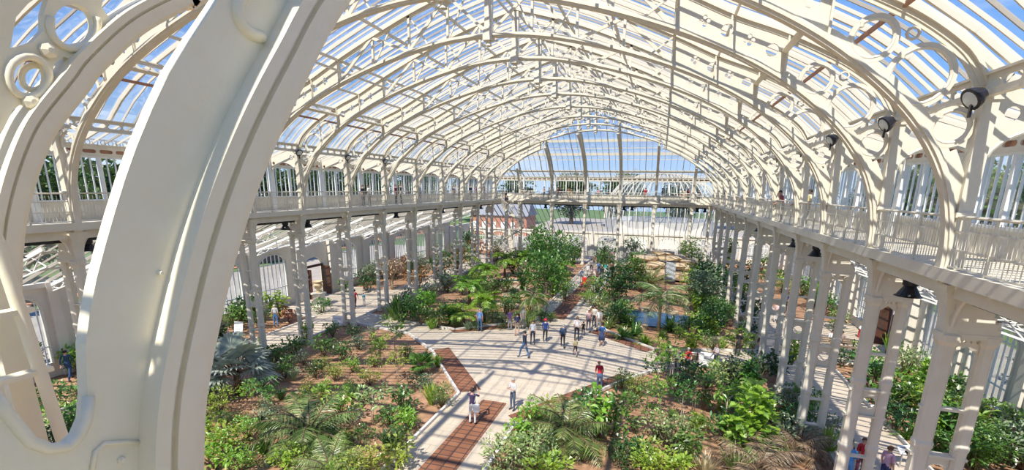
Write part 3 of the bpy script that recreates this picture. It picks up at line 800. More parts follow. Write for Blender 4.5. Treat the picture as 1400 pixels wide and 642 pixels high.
# every prototype returns (foliage mesh, stem mesh or None), unit height 1
def p_bush(seed,n=260,clumps=9,l=.15,w=.075,wide=.55,hole=.0):
    random.seed(seed); f=MB(); s=MB()
    for i in range(clumps):
        a=2*PI*i/clumps+random.uniform(-.4,.4); rr=random.uniform(.1,wide*.75); z=random.uniform(.35,.85)
        c=(rr*math.cos(a),rr*math.sin(a),z*(1-.25*rr/wide)); R=random.uniform(.16,.26)
        stem(s,(0,0,0),c,.02,.008); blob(f,c,(R,R,R*.8),n//clumps,l,w)
    return f,s
def p_loose(seed,l=.2,w=.11,nst=7):   # upright stems with separate leaves
    random.seed(seed); f=MB(); s=MB()
    for i in range(nst):
        a=2*PI*i/nst+random.uniform(-.5,.5); e=Vector((math.cos(a)*random.uniform(.1,.42),math.sin(a)*random.uniform(.1,.42),random.uniform(.65,1)))
        pts=stem(s,(0,0,0),e,.014,.006)
        for k in range(24):
            t=random.uniform(.25,1); p=Vector((0,0,0)).lerp(e,t); d=rv()+Vector((0,0,.4)); d.z=max(d.z,-.1)
            leaf(f,p,d,l*random.uniform(.6,1.1),w*random.uniform(.7,1.1),.3)
    return f,s
def p_cone(seed,n=420,l=.11,w=.08):
    random.seed(seed); f=MB(); s=MB(); stem(s,(0,0,0),(0,0,.95),.018,.004)
    for i in range(16):
        z=.14+.82*i/16; R=.30*(1-z)**.75+.05
        for k in range(5):
            a=random.uniform(0,2*PI); c=(R*math.cos(a)*.7,R*math.sin(a)*.7,z+random.uniform(-.03,.03)); blob(f,c,(R*.5,R*.5,.06),n//80+1,l,w,.3)
    return f,s
def p_sapling(seed,n=150,l=.10,w=.055):
    random.seed(seed); f=MB(); s=MB(); stem(s,(0,0,0),(0,0,.8),.012,.006,4,.02); s.tube([(.05,0,0),(.05,0,.55)],.008,4)
    for i in range(6):
        a=2*PI*i/6+random.random(); z=random.uniform(.55,.9); e=(.2*math.cos(a),.2*math.sin(a),z+.08)
        stem(s,(0,0,z-.1),e,.006,.003,2); blob(f,e,(.12,.12,.10),n//6,l,w)
    return f,s
def p_tuft(seed,n=80,w=.022,spread=.7,stiff=.8):
    random.seed(seed); f=MB()
    for i in range(n):
        a=random.uniform(0,2*PI); sp=random.uniform(.05,spread); L_=random.uniform(.6,1)
        p0=Vector((random.uniform(-.05,.05),random.uniform(-.05,.05),0)); dr=Vector((math.cos(a)*sp,math.sin(a)*sp,1)).normalized()
        sd=dr.cross(Vector((0,0,1))).normalized()*w
        pts=[p0+dr*L_*t-Vector((0,0,(1-stiff)*L_*t*t*sp*1.2))+Vector((math.cos(a),math.sin(a),0))*(1-stiff)*t*t*.3 for t in (0,.35,.7,1)]
        f.add([pts[0]-sd*.6,pts[0]+sd*.6,pts[1]+sd,pts[1]-sd,pts[2]+sd*.8,pts[2]-sd*.8,pts[3]],[(0,1,2,3),(3,2,4,5),(5,4,6)])
    return f,None
def frond(f,s,base,a,elev,Ln,curve,nl,ll,lw,vee=.35):
    """pinnate frond arching from base"""
    pts=[]; p=Vector(base); e=elev; st=Ln/10
    for i in range(11):
        pts.append(p.copy()); d=Vector((math.cos(a)*math.cos(e),math.sin(a)*math.cos(e),math.sin(e))); p=p+d*st; e-=curve/10
    s.tube(pts,[.014*Ln*(1-.08*i)+.003 for i in range(11)],4)
    side=Vector((-math.sin(a),math.cos(a),0))
    for i in range(nl):
        t=.12+.88*i/nl; k=t*10; j=min(int(k),9); q=pts[j].lerp(pts[j+1],k-j); d=(pts[j+1]-pts[j]).normalized(); n=side.cross(d).normalized()
        L_=ll*(math.sin(PI*min(1,t*.85+.12))**.7)*random.uniform(.85,1.1)
        for sg in (1,-1):
            dd=(side*sg+d*random.uniform(.4,.8)+n*(vee+random.uniform(-.35,.3))).normalized(); w=d*lw
            tip=q+dd*L_-Vector((0,0,L_*.22))
            m=q+dd*L_*.5
            f.add([q-w*.4,q+w*.4,m+w*.5,tip,m-w*.5],[(0,1,2,3,4)])
def p_feather(seed,nf=24,Ln=1.0,trunk=.15,ll=.27,elev=(.15,1.4),curve=1.3,nl=34,lw=.0115,tr=.07):
    random.seed(seed); f=MB(); s=MB(); s.tube([(0,0,0),(0,0,trunk*.5),(0,0,trunk)],[tr*1.2,tr,tr*.8],8)
    for i in range(nf):
        a=i*2.399+random.uniform(-.2,.2); el=elev[0]+(elev[1]-elev[0])*((i+.5)/nf); frond(f,s,(0,0,trunk),a,el,Ln*random.uniform(.8,1.05),curve*random.uniform(.8,1.2),nl,ll,lw)
    return f,s
def p_fern(seed,nf=15,trunk=.5):
    random.seed(seed); f=MB(); s=MB(); s.tube([(0,0,0),(0,0,trunk)],[.05,.035],8)
    for i in range(nf):
        a=i*2.399; frond(f,s,(0,0,trunk),a,random.uniform(.15,.95),.62*random.uniform(.8,1.1),random.uniform(1.0,1.7),22,.15,.026,.05)
    return f,s
def p_fan(seed,nf=24,trunk=.38,R=.42,pl=.40):
    random.seed(seed); f=MB(); s=MB(); s.tube([(0,0,0),(0,0,trunk*.6),(0,0,trunk)],[.07,.06,.05],8)
    for i in range(nf):
        a=i*2.399; el=random.uniform(-.1,1.35); d=Vector((math.cos(a)*math.cos(el),math.sin(a)*math.cos(el),math.sin(el)))
        c=Vector((0,0,trunk))+d*pl*random.uniform(.7,1.1); s.tube([(0,0,trunk),c],.010,4)
        side=Vector((-math.sin(a),math.cos(a),0)); up=side.cross(d).normalized()*-1
        for k in range(17):
            t=-1.9+3.8*k/16; dd=(d*math.cos(t)+side*math.sin(t)).normalized(); w=(d*-math.sin(t)+side*math.cos(t))*.028
            L_=R*(1-.12*abs(t))*random.uniform(.9,1.05); tip=c+dd*L_-Vector((0,0,L_*.25))+up*0
            f.add([c,c+dd*L_*.55+w,tip,c+dd*L_*.55-w],[(0,1,2,3)])
    return f,s
def p_tree(seed,n=1300,trunks=1,l=.055,w=.032,base=.35,R=.32):
    random.seed(seed); f=MB(); s=MB()
    for t in range(trunks):
        bx,by=(random.uniform(-.06,.06),random.uniform(-.06,.06)) if trunks>1 else (0,0)
        stem(s,(bx,by,0),(bx*3,by*3,.7),.022/trunks**.4,.008)
    k=26
    for i in range(k):
        v=rv(); z=base+(1-base)*.5+v.z*(1-base)*.42; c=(v.x*R,v.y*R,z); rr=random.uniform(.09,.15)
        stem(s,(0,0,max(.2,z-.25)),c,.008,.003,2); blob(f,c,(rr,rr,rr*.8),n//k,l,w,.4,.4)
    return f,s
def p_dense(seed,n=1500,l=.05,w=.04):
    random.seed(seed); f=MB(); s=MB(); stem(s,(0,0,0),(0,0,.6),.04,.01)
    for i in range(30):
        v=rv().normalized()*random.uniform(.5,1); c=(v.x*.34,v.y*.34,.52+v.z*.36); blob(f,c,(.14,.14,.13),n//30,l,w,.4,.6)
    return f,s
def p_slender(seed): # slim palm with tall trunk
    return p_feather(seed,nf=11,Ln=.55,trunk=.62,ll=.17,elev=(-.1,1.3),curve=1.5,nl=30,lw=.009,tr=.022)
def p_cycad(seed): return p_feather(seed,nf=22,Ln=.85,trunk=.12,ll=.13,elev=(.3,1.3),curve=.7,nl=34,lw=.012,tr=.06)
KIND={}
def reg(key,fn,name,stemmat,seeds,stemname='stem'): KIND[key]=[fn,name,stemmat,[fn(sd) for sd in seeds],stemname]
reg('bush',p_bush,'leafy_shrub','bark',(1,2,3,4))
reg('fine',lambda s:p_bush(s,520,14,.085,.045,.5),'fine_leaved_shrub','bark',(11,12,13))
reg('loose',p_loose,'broad_leaved_plant','bark',(21,22,23))
reg('cone',p_cone,'young_tree','bark',(31,32),'trunk')
reg('sap',p_sapling,'staked_sapling','pale_bark',(41,42,43),'trunk')
reg('tuft',p_tuft,'grassy_tuft','bark',(51,52))
reg('flax',lambda s:p_tuft(s,46,.045,.5,.95),'sword_leaved_flax','bark',(55,))
reg('strap',lambda s:p_tuft(s,60,.035,1.1,.45),'strap_leaved_plant','bark',(57,58))
reg('feather',p_feather,'feather_palm','palmbark',(61,62,63),'trunk')
reg('fern',p_fern,'tree_fern','palmbark',(71,72,73),'trunk')
reg('fan',p_fan,'fan_palm','palmbark',(81,82),'trunk')
reg('tree',lambda s:p_tree(s,1500,3),'leafy_tree','pale_bark',(91,92),'trunk')
reg('dense',p_dense,'dense_tree','bark',(101,102,103),'trunk')
reg('park',lambda s:p_dense(s,4200,.05,.042),'park_tree','bark',(401,402),'trunk')
reg('slender',p_slender,'slender_palm','pale_bark',(111,),'trunk')
reg('cycad',p_cycad,'cycad','palmbark',(121,122),'trunk')
_pm={}
def plant(kind,x,y,h,col,label,rz=None,wide=1.0,cat='plant',group=None,z=0,name=None):
    fn,nm,sm,protos,sn=KIND[kind]; i=random.randrange(len(protos)); key=(kind,i,col)
    if key not in _pm:
        f,s=protos[i]; fm=f.mesh('foliage',L[col]); smh=s.mesh(sn,M[sm],True) if s is not None and s.v else None; _pm[key]=(fm,smh)
    fm,smh=_pm[key]
    r=link(name or nm,fm if smh is None else None,None,(x,y,z)); r.rotation_euler=(0,0,random.uniform(0,6.28) if rz is None else rz); r.scale=(h*wide,h*wide,h)
    props(r,label,cat,group)
    if smh is not None:
        link('foliage',fm,r); link(sn,smh,r)
    return r
# ------------------------------------------------------------------ planting: (kind, base px x, base px y, height m, colour, width factor)
NL=[('fan',327,537,3.0,'silver',.95),('feather',425,606,2.6,'palm',1.05),('feather',452,655,1.7,'varieg',1.0),
('fine',300,566,1.3,'lime',1),('bush',286,598,1.1,'lime',1),('fine',340,602,1.0,'lime',1.1),('bush',306,622,1.2,'yellow',1),('fine',330,642,.9,'lime',1.2),
('bush',441,548,1.0,'lime',1),('bush',466,572,1.3,'lime',1),('fine',458,520,.9,'yellow',1.1),('bush',482,508,.8,'lime',1),('fine',512,500,.9,'lime',1.1),('bush',506,526,.8,'yellow',1),
('sap',511,580,1.5,'varieg',1.2),('bush',548,560,1.1,'green',1),('tuft',590,552,1.2,'lime',.8),('fine',604,556,1.1,'green',1),('tuft',532,612,.8,'dark',1.2),('bush',541,606,.7,'dark',1.2),
('bush',546,640,1.1,'yellow',1.1),('fine',500,650,1.1,'yellow',1.3),('fine',470,655,.9,'lime',1.3),('tuft',384,546,.7,'dark',1.0),('bush',378,498,1.2,'green',1),
('bush',402,488,1.2,'green',1.1),('loose',422,470,1.5,'lime',1),('bush',443,486,1.2,'green',1),('loose',356,486,1.2,'green',1),('loose',302,470,1.6,'dark',1.1),('loose',312,440,2.0,'green',1),
('bush',470,492,1.0,'green',1),('fine',492,478,1.0,'grey',1),('bush',432,516,.9,'dark',1),('tuft',402,520,.8,'grey',1),('sap',520,498,1.6,'lime',1),('sap',541,500,3.0,'green',.7),
('fine',556,494,1.0,'green',1.1),('fan',577,508,1.3,'green',1.0),('tuft',598,500,.8,'lime',1),('bush',292,512,1.0,'dark',1.1),('fine',360,530,.8,'grey',1),('bush',412,560,.9,'green',1),
('tuft',470,610,.8,'lime',1),('bush',520,478,.7,'lime',1),('fine',480,545,.8,'green',1),('bush',570,530,.7,'dark',1),('sap',362,575,1.6,'green',1),('bush',392,640,.9,'lime',1.2),('sap',345,560,1.2,'lime',1),('fine',322,585,.8,'green',1),('tuft',455,600,.7,'dark',1),
('bush',455,460,1.0,'green',1),('bush',484,462,.9,'dark',1),('fine',510,462,.8,'grey',1),('sap',545,520,1.4,'yellow',1),('fine',420,538,.7,'lime',1),('bush',500,600,.6,'green',1),('bush',560,580,.6,'lime',1.2),('bush',390,516,1.0,'green',1),('bush',366,512,1.0,'dark',1),
('fine',290,545,1.0,'dark',1.1),('bush',314,506,1.1,'green',1),('bush',296,640,1.2,'lime',1.1),('tuft',360,620,.8,'green',1),('fine',440,505,.8,'yellow',1)]
NR=[('feather',776,606,2.5,'palm',.95),('loose',818,598,2.3,'lime',.85),('loose',712,612,1.6,'lime',1),('fine',690,650,1.5,'varieg',1.1),('fine',728,640,1.5,'varieg',1.1),('bush',745,660,1.1,'lime',1.2),
('bush',836,596,1.7,'green',.9),('sap',882,590,2.0,'green',1.1),('sap',900,566,1.9,'lime',1),('fine',915,616,1.7,'varieg',1),('bush',896,642,1.0,'yellow',1.2),('bush',938,630,1.2,'green',1),
('sap',895,540,2.3,'green',.9),('sap',946,562,1.8,'dark',1),('bush',926,540,1.2,'dark',1),('sap',990,584,2.4,'lime',1),('bush',962,560,1.0,'green',1),('cone',1022,612,2.9,'lime',1.1),('bush',992,604,1.3,'green',1),
('dense',1052,545,2.4,'dark',.8),('loose',1064,520,2.0,'dark',1),('bush',1060,590,1.4,'dark',1.1),('bush',1045,620,1.1,'green',1),('bush',1086,612,1.2,'grey',1),('feather',1035,650,1.8,'dry',1.2),('feather',1090,625,1.7,'dry',.9),
('tuft',1005,650,1.2,'varieg',1.1),('tuft',962,652,1.0,'dry',1.1),('bush',870,628,.9,'green',1),('bush',852,560,.9,'green',1),('fine',868,592,.7,'dark',1),('tuft',900,600,.7,'dark',1),('bush',955,590,.8,'lime',1),('sap',930,580,1.6,'green',1),
('fine',870,540,1.1,'lime',1),('sap',915,525,1.8,'lime',1),('bush',940,520,1.3,'dark',1),('bush',965,530,1.0,'green',1),('loose',975,515,1.2,'lime',1),('bush',1000,530,1.3,'green',1),('cone',1018,550,2.2,'green',1),('bush',1035,520,1.5,'dark',1),
('sap',985,552,1.8,'varieg',1.1),('bush',880,650,1.0,'lime',1),('bush',850,640,.7,'dark',1),('fine',1070,560,1.2,'grey',1),('bush',1090,560,1.3,'green',1),('loose',1082,500,2.2,'lime',.8),('bush',1100,590,1.1,'green',1),('bush',925,655,1.0,'lime',1),('tuft',1060,640,1.0,'green',1),('bush',1000,560,.8,'dark',1),('bush',800,630,.6,'green',1),('sap',730,590,1.2,'lime',1.2),
('bush',742,585,1.2,'lime',1.1),('bush',800,575,1.4,'green',1),('fine',850,530,1.0,'green',1)]
FL=[('flax',548,440,2.5,'dark',1.2),('flax',540,438,1.7,'green',1.2),('bush',576,444,1.7,'green',1),('bush',600,448,1.8,'green',1),('tuft',590,450,1.3,'lime',1),('fern',634,446,2.3,'fern',1.1),('fern',662,440,3.6,'fern',.8),('fern',642,420,4.0,'fern',.75),('fern',664,395,4.2,'fern',.75),('fern',690,378,4.0,'fern',.75),
('fern',722,378,4.6,'fern',.75),('fern',617,438,1.9,'fern',1.1),('tree',742,432,6.0,'green',.9),('tree',752,405,7.0,'green',.9),('slender',730,441,3.2,'green',1.1),('bush',772,410,2.2,'green',1),('bush',764,398,2.4,'lime',1),('bush',708,444,1.4,'green',1),('bush',688,450,1.1,'dark',1),('fine',722,448,1.5,'lime',1),
('tuft',640,452,1.0,'grey',1),('bush',655,452,1.0,'dark',1),('fine',588,412,2.2,'grey',1.1),('fine',612,400,2.2,'grey',1.1),('bush',572,395,2.5,'rust',1),('bush',600,380,2.8,'grey',1),('bush',625,372,2.8,'dark',1),('fine',645,365,2.8,'green',1),('bush',555,420,1.8,'grey',1),('tuft',566,430,1.4,'green',1),
('bush',676,402,2.0,'dark',1),('dense',702,376,3.6,'dark',1),('dense',760,372,5.0,'green',1.0),('dense',735,362,5.5,'green',1.0),('bush',740,440,1.2,'dark',1),('fern',772,378,3.0,'fern',.9),('bush',752,440,1.0,'green',1),('fine',622,448,1.3,'green',1),('bush',700,424,1.6,'green',1),('loose',716,400,2.6,'green',1),
('dense',785,360,4.0,'green',1),('bush',750,385,3.0,'lime',1),('bush',660,415,1.7,'fern',1),('fine',530,436,1.3,'grey',1),('bush',640,345,4,'dark',1)]
FR=[('strap',862,446,1.3,'green',1.2),('bush',930,462,1.1,'green',1),('bush',948,448,1.4,'lime',1),('strap',905,462,.9,'green',1.2),('bush',850,426,1.3,'green',1),('fine',925,412,1.2,'green',1.2),('bush',898,410,1.3,'dark',1.1),('slender',900,452,4.2,'palm',1.25),('dense',842,412,4.2,'dark',1.1),('dense',860,395,4.0,'green',1),('bush',852,440,1.9,'green',1),('cycad',838,438,1.9,'palm',1.3),('strap',852,462,1.4,'green',1.2),('strap',882,470,1.1,'lime',1.2),('strap',868,458,1.3,'green',1.2),('strap',832,448,1.2,'varieg',1.2),
('bush',906,486,1.2,'lime',1),('loose',945,482,1.7,'lime',1.1),('bush',962,458,2.0,'green',1),('bush',986,440,2.2,'green',1),('dense',1000,462,3.2,'dark',.9),('bush',1008,478,1.6,'lime',1.1),('dense',985,418,4.6,'dark',1),('dense',1004,432,4.4,'grey',1),
('dense',975,372,4.5,'green',1),('bush',1022,440,2.4,'dark',1),('cycad',886,394,3.6,'varieg',.9),('bush',874,398,2.2,'green',1),('bush',820,424,1.6,'varieg',1),('bush',812,402,2.0,'lime',1),('bush',870,372,3,'green',1),('dense',826,372,4.2,'green',1),('bush',945,398,2.4,'lime',1),
('cycad',962,412,2.4,'green',1.2),('bush',1020,470,1.8,'dark',1),('fine',975,480,1.2,'varieg',1),('loose',955,430,1.8,'fern',1.2),('strap',915,452,1.5,'green',1.2),('bush',800,412,1.2,'lime',1),('dense',1015,405,4.0,'dark',1),('bush',990,392,2.8,'lime',1),('fern',958,388,3.0,'fern',.9),('bush',938,455,1.4,'dark',1),('bush',865,352,3.5,'grey',1),('loose',985,350,4,'dark',.8),('tuft',985,478,1.1,'lime',1.1)]
LA=[('bush',80,500,1.6,'lime',1),('bush',95,508,1.4,'green',1),('bush',72,570,1.5,'green',1),('fine',92,590,1.3,'lime',1),('bush',112,598,1.2,'green',1),('bush',75,612,1.0,'dark',1),('tuft',62,478,1.5,'dark',1),('bush',100,470,1.6,'dark',1),('fine',112,550,1.0,'green',1),
('loose',380,440,2.4,'lime',1.1),('bush',345,440,1.5,'green',1),('bush',322,452,1.6,'green',1),('fine',358,448,1.2,'dark',1),('bush',300,430,1.8,'green',1),('bush',395,440,1.2,'rust',1),('bush',440,428,1.2,'green',1),('bush',530,382,2.2,'grey',1),('bush',552,374,2.6,'rust',1),('bush',500,398,1.8,'dark',1),('tree',538,396,3.6,'dry',1),
('fine',575,366,2.4,'grey',1),('bush',602,360,2.6,'green',1),('bush',630,352,2.8,'grey',1),('bush',655,348,2.8,'rust',1),('dense',510,388,2.6,'grey',1),('loose',470,400,1.6,'green',1),('flax',594,372,2.5,'dark',1),('dense',566,385,2.6,'dark',1),('bush',680,345,3,'grey',1)]
RA=[('bush',1190,530,1.7,'green',1),('bush',1216,560,1.6,'green',1),('flax',1250,494,2.0,'lime',1.1),('bush',1240,548,1.9,'lime',1),('fine',1236,515,1.8,'varieg',1),('cone',1268,545,2.3,'lime',1.2),('loose',1258,580,1.9,'lime',1),('bush',1224,590,1.2,'dark',1),('loose',1292,606,2.0,'green',1),('bush',1312,640,1.6,'green',1),
('loose',1322,600,2.0,'lime',1),('dense',1335,640,2.2,'green',1),('feather',1318,562,1.7,'varieg',.9),('fine',1372,612,1.6,'grey',1.2),('bush',1395,640,1.6,'grey',1),('bush',1142,450,1.5,'green',1),('bush',1125,430,1.8,'green',1),('bush',1150,412,2.0,'varieg',1),('flax',1148,415,2.6,'lime',.9),('loose',1206,575,1.2,'dark',1),('bush',1180,500,1.4,'lime',1),
('loose',1278,628,1.3,'green',1),('bush',1200,520,1.0,'dark',1),('bush',1112,420,2.0,'dark',1),('bush',1096,405,2.2,'green',1),('fine',1070,400,2.2,'lime',1),('bush',1055,390,2.2,'green',1),('bush',1040,372,2.6,'green',1),('loose',1268,600,1.3,'lime',1),('bush',1150,500,1.0,'dark',1),('strap',1240,600,1.0,'green',1),('bush',1290,575,1.5,'dark',1),('bush',1350,600,1.6,'green',1),('tuft',1130,620,1.2,'lime',1),('bush',1128,600,1.0,'grey',1),('bush',1110,560,.8,'lime',1)]
random.seed(41)
def fill(lst,poly_,n,kinds,cols,h0,h1):
    k=0
    while k<n:
        a=random.uniform(min(p[0] for p in poly_),max(p[0] for p in poly_)); b=random.uniform(min(p[1] for p in poly_),max(p[1] for p in poly_))
        ins=False
        for i in range(len(poly_)):
            (x1,y1),(x2,y2)=poly_[i],poly_[i-1]
            if (y1>b)!=(y2>b) and a<(x2-x1)*(b-y1)/(y2-y1)+x1: ins=not ins
        if ins and lst is FR and 850<a<950 and 385<b<485: ins=False
        if ins: lst.append((random.choice(kinds),a,b,random.uniform(h0,h1),random.choice(cols),1.0)); k+=1
fill(NL,[(290,470),(480,455),(580,505),(618,545),(540,620),(300,642)],22,['bush','fine','tuft','bush','sap'],['green','lime','dark','grey','yellow'],.5,.95)
fill(NR,[(830,560),(900,520),(1050,510),(1110,560),(1120,642),(760,642)],14,['bush','fine','tuft','loose'],['green','lime','dark','varieg'],.5,1.0)
fill(FL,[(540,440),(690,450),(760,420),(780,380),(650,360),(560,400)],24,['bush','loose','dense','fine'],['green','dark','lime','fern'],1.2,2.4)
fill(FR,[(800,425),(850,460),(990,478),(1020,450),(1010,390),(840,365)],30,['bush','loose','dense','fine'],['green','dark','lime','green'],1.2,2.4)
fill(RA,[(1185,500),(1260,500),(1330,560),(1400,642),(1290,642)],20,['bush','loose','fine'],['green','lime','dark'],.8,1.5)
fill(LA,[(500,385),(540,400),(690,355),(640,345)],10,['bush','fine'],['grey','rust','green'],1.2,2.2)
LM=[('the silver fan palm',at(327,537)),('the near left palm',at(425,606)),('the photographer',at(646,580)),('the near right palm',at(776,606)),('the lime conical tree',at(1022,612)),('the dry tan palm',at(1060,638)),
('the flax clump',at(548,440)),('the tree ferns',at(650,410)),('the blue pond',at(885,435)),('the waterfall',at(935,375)),('the bench',at(930,500)),('the navy skirted woman',at(1108,498)),('the yellow urn',at(1232,470)),('the left porch',(-29,35)),('the dark info board',at(1162,618)),('the pink shirted man',at(1212,650)),
('the small fan palm',at(577,508)),('the pond side palm',at(900,452)),('the many stemmed tree',at(742,432)),('the near right window',(14,15)),('the far crowd',at(825,372)),('the near left columns',(-21,10)),('the third left columns',(-21,20.5)),('the fifth left columns',(-21,29)),('the seventh left columns',(-21,38.7)),('the far left corner',(-21,62)),('the far right corner',(6,62))]
CN={'green':'mid green','dark':'dark green','lime':'lime green','yellow':'yellow green','silver':'silver grey','grey':'grey green','dry':'dry tan','rust':'russet brown','varieg':'pale edged green','fern':'vivid green','palm':'deep green'}
TN={'bush':'leafy shrub','fine':'fine leaved shrub','loose':'broad leaved plant','cone':'conical young tree','sap':'thin staked sapling','tuft':'grassy tuft','flax':'sword leaved flax','strap':'strap leaved clump','feather':'feather palm','fern':'tree fern','fan':'fan palm','tree':'many stemmed tree','dense':'dense leafy tree','slender':'slender palm','cycad':'cycad'}
CT={'feather':'palm','fan':'palm','slender':'palm','fern':'fern','tree':'tree','dense':'tree','cone':'tree','sap':'sapling'}
pend=[]
random.seed(99)
for bed,lst in (('near left bed',NL),('near right bed',NR),('far left bed',FL),('far right bed',FR),('left aisle bed',LA),('right aisle bed',RA)):
    for k in lst:
        kind,px,py,h,c,w=k; x,y=at(px,py)
        x=max(X0+.8,min(X1-.8,x)); y=min(y,YFA-1.2)
        if bed in ('near left bed','near right bed','right aisle bed','left aisle bed') and kind in ('bush','fine','tuft','sap') and h<1.9: h*=1.2; w*=1.05
        size='small' if h<1.05 else ('tall' if h>2.3 else 'medium')
        if kind=='dense': x=min(x,4.3) if 'right bed' in bed and x<8 else x; x=max(x,-19.3) if bed=='far left bed' else x
        best=min(LM,key=lambda l:(l[1][0]-x)**2+(l[1][1]-y)**2); dx,dy=x-best[1][0],y-best[1][1]; dd=math.hypot(dx,dy)
        side='at' if dd<.6 else (('right of' if dx>0 else 'left of') if abs(dx)>abs(dy) else ('behind' if dy>0 else 'in front of'))
        pend.append([kind,x,y,h,c,w,bed,size,side,best[0],dd])
from collections import defaultdict
grp=defaultdict(list)
for p_ in pend:
    if p_[8]=='at': lab='%s %s in the %s'%(CN[p_[4]],TN[p_[0]],p_[6])
    else: lab='%s %s %s %s %s'%(p_[7],CN[p_[4]],TN[p_[0]],p_[8],p_[9])
    p_.append(lab); grp[lab].append(p_)
NTH=['closest','second closest','third closest','fourth closest','fifth closest','sixth closest','seventh closest']+['%s closest'%w for w in ('eighth','ninth','tenth','eleventh','twelfth','thirteenth','fourteenth','fifteenth','sixteenth','seventeenth')]
for lab,ps in grp.items():
    ps.sort(key=lambda q:q[10])
    for i,q in enumerate(ps): q.append(lab if len(ps)==1 else lab+', '+NTH[i])
random.seed(5)
GN={'bush':'leafy shrubs','fine':'fine leaved shrubs','loose':'broad leaved plants','cone':'young trees','sap':'staked saplings','tuft':'grassy tufts','flax':'flax clumps','strap':'strap leaved clumps','feather':'feather palms','fern':'tree ferns','fan':'fan palms','tree':'many stemmed trees','dense':'dense trees','slender':'slender palms','cycad':'cycads'}
for kind,x,y,h,c,w,bed,size,side,lm,dd,_,lab in pend:
    plant(kind,x,y,h,c,lab,wide=w,cat=CT.get(kind,'plant'),group='%s of the %s'%(GN[kind],bed),z=-.03)
# creeping plants climbing the columns near the right aisle walk
# trees outside
def outtree(x,y,h,c,lab,w=1.0): plant('park',x,y,h,c,lab,wide=w,cat='tree',group='trees outside the glasshouse',name='park_tree')
random.seed(17)
k=0
for i in range(13):
    y=-5+i*9; outtree(-52-random.uniform(0,6)-(9 if i%2 else 0),y,random.uniform(12,17),'outer','park tree outside the left windows, number %d outward from the camera'%(i+1),1.0)
for i in range(12):
    y=2+i*8; outtree(33+random.uniform(0,6),y,random.uniform(12,16),'outer' if i%2 else 'green','park tree outside the right windows, number %d outward from the camera'%(i+1),1.0)
for i in range(9):
    outtree(-70+i*15,132+random.uniform(0,10),random.uniform(13,17),'outer','park tree beyond the far end, number %d from the left'%(i+1),1.1)
for i in range(8): plant('cone',-33.5,10+i*1.6,1.7,'dark','small dark conifer in a row outside the left aisle window, number %d'%(i+1),cat='tree',group='small conifers outside the left aisle')
for i in range(10): plant('bush',20.5,14+i*1.9,2.4,'dark','dark hedge shrub outside the right aisle window, number %d'%(i+1),cat='plant',group='hedge shrubs outside the right aisle')

# ------------------------------------------------------------------ pond, rocks, waterfall
NTH_=['second','third','fourth','fifth','sixth','seventh','eighth','ninth','tenth','eleventh']
px,py=at(890,436)
poly('pond',[(px+4.0*math.cos(t)*(1+.12*math.sin(3*t)),py+2.6*math.sin(t)*(1+.1*math.cos(2*t))) for t in [2*PI*k/28 for k in range(28)]],.07,M['water'])
o=bpy.data.objects['pond']; props(o,'still blue pond behind the slender palm in the far right bed','pond'); 
if 'kind' in o: del o['kind']
def rock(name,x,y,z,sx,sy,sz,label,seed,m='rock',group=None,cat='rock'):
    random.seed(seed); bm=bmesh.new(); bmesh.ops.create_icosphere(bm,subdivisions=2,radius=1)
    for v in bm.verts:
        c=v.co; c*=1+random.uniform(-.12,.12); c.x=max(-.8,min(.8,c.x)); c.z=max(-.55,min(.6,c.z)); c.x*=sx; c.y*=sy; c.z*=sz
    me=bpy.data.meshes.new(name); bm.to_mesh(me); bm.free(); me.materials.append(M[m]); o=link(name,me,None,(x,y,z)); o.rotation_euler=(0,0,random.uniform(-.4,.4)); props(o,label,cat,group); return o
wx,wy=5.5,57.0
RK=[(-3.2,0,.5,1.6,1.2,.7),(-1.4,.3,.6,1.5,1.2,.8),(.6,.4,.7,1.4,1.2,.9),(2.4,.2,.6,1.5,1.2,.8),(4.0,.3,.5,1.4,1.1,.7),(-2.6,.6,1.5,1.7,1.2,.6),(-.6,.8,1.7,1.4,1.1,.6),(2.0,.8,1.7,1.6,1.2,.6),(3.6,.7,1.5,1.4,1.1,.6),(-1.8,1.2,2.3,1.8,1.3,.5),(1.2,1.3,2.5,2.0,1.3,.5),(3.2,1.2,2.2,1.4,1.1,.45),(.2,1.5,3.0,1.6,1.1,.35)]
for i,(a,b,c,d,e,f_) in enumerate(RK): rock('sandstone_slab',wx-8.0+a*.95+3,wy+b,c,d,e,f_,'stratified sandstone slab of the waterfall, slab %d from the bottom left'%(i+1),200+i,group='sandstone slabs of the waterfall')
mb=MB()
vs=[]
for j in range(9):
    for i in range(7):
        z=2.3-2.1*j/8; vs.append((wx-3.9+(i-3)*(.17+.03*j/8),wy-1.25-.5*j/8-.06*math.sin(i*2.1+j),z))
mb.add(vs,[(j*7+i,j*7+i+1,(j+1)*7+i+1,(j+1)*7+i) for j in range(8) for i in range(6)]); 
mb.add([(x,y+.12,z) for x,y,z in vs],[(j*7+i,(j+1)*7+i,(j+1)*7+i+1,j*7+i+1) for j in range(8) for i in range(6)])
props(mb.build('waterfall',M['fall'],smooth=True),'white waterfall spilling down between the sandstone slabs','waterfall')
for i,(a,b,s_) in enumerate(((686,432,.9),(694,418,1.0),(702,404,1.1),(706,394,1.1),(700,384,1.2),(712,376,1.2))):
    x,y=at(a,b); rock('stepping_stone',x,y,.08,s_*1.3,s_*.9,.16,'flat sandstone step between the tree ferns, %s up the slope'%['first','second','third','fourth','fifth','sixth'][i],300+i,group='sandstone steps by the tree ferns',cat='step')
for i in range(11):
    t=2*PI*i/11; rock('boulder',px+4.2*math.cos(t),py+2.8*math.sin(t),.08,.55,.4,.3,'tan boulder on the pond rim, %s going round from the right'%(['first']+NTH_)[i] if i else 'tan boulder on the pond rim, the rightmost',400+i,group='boulders round the pond')
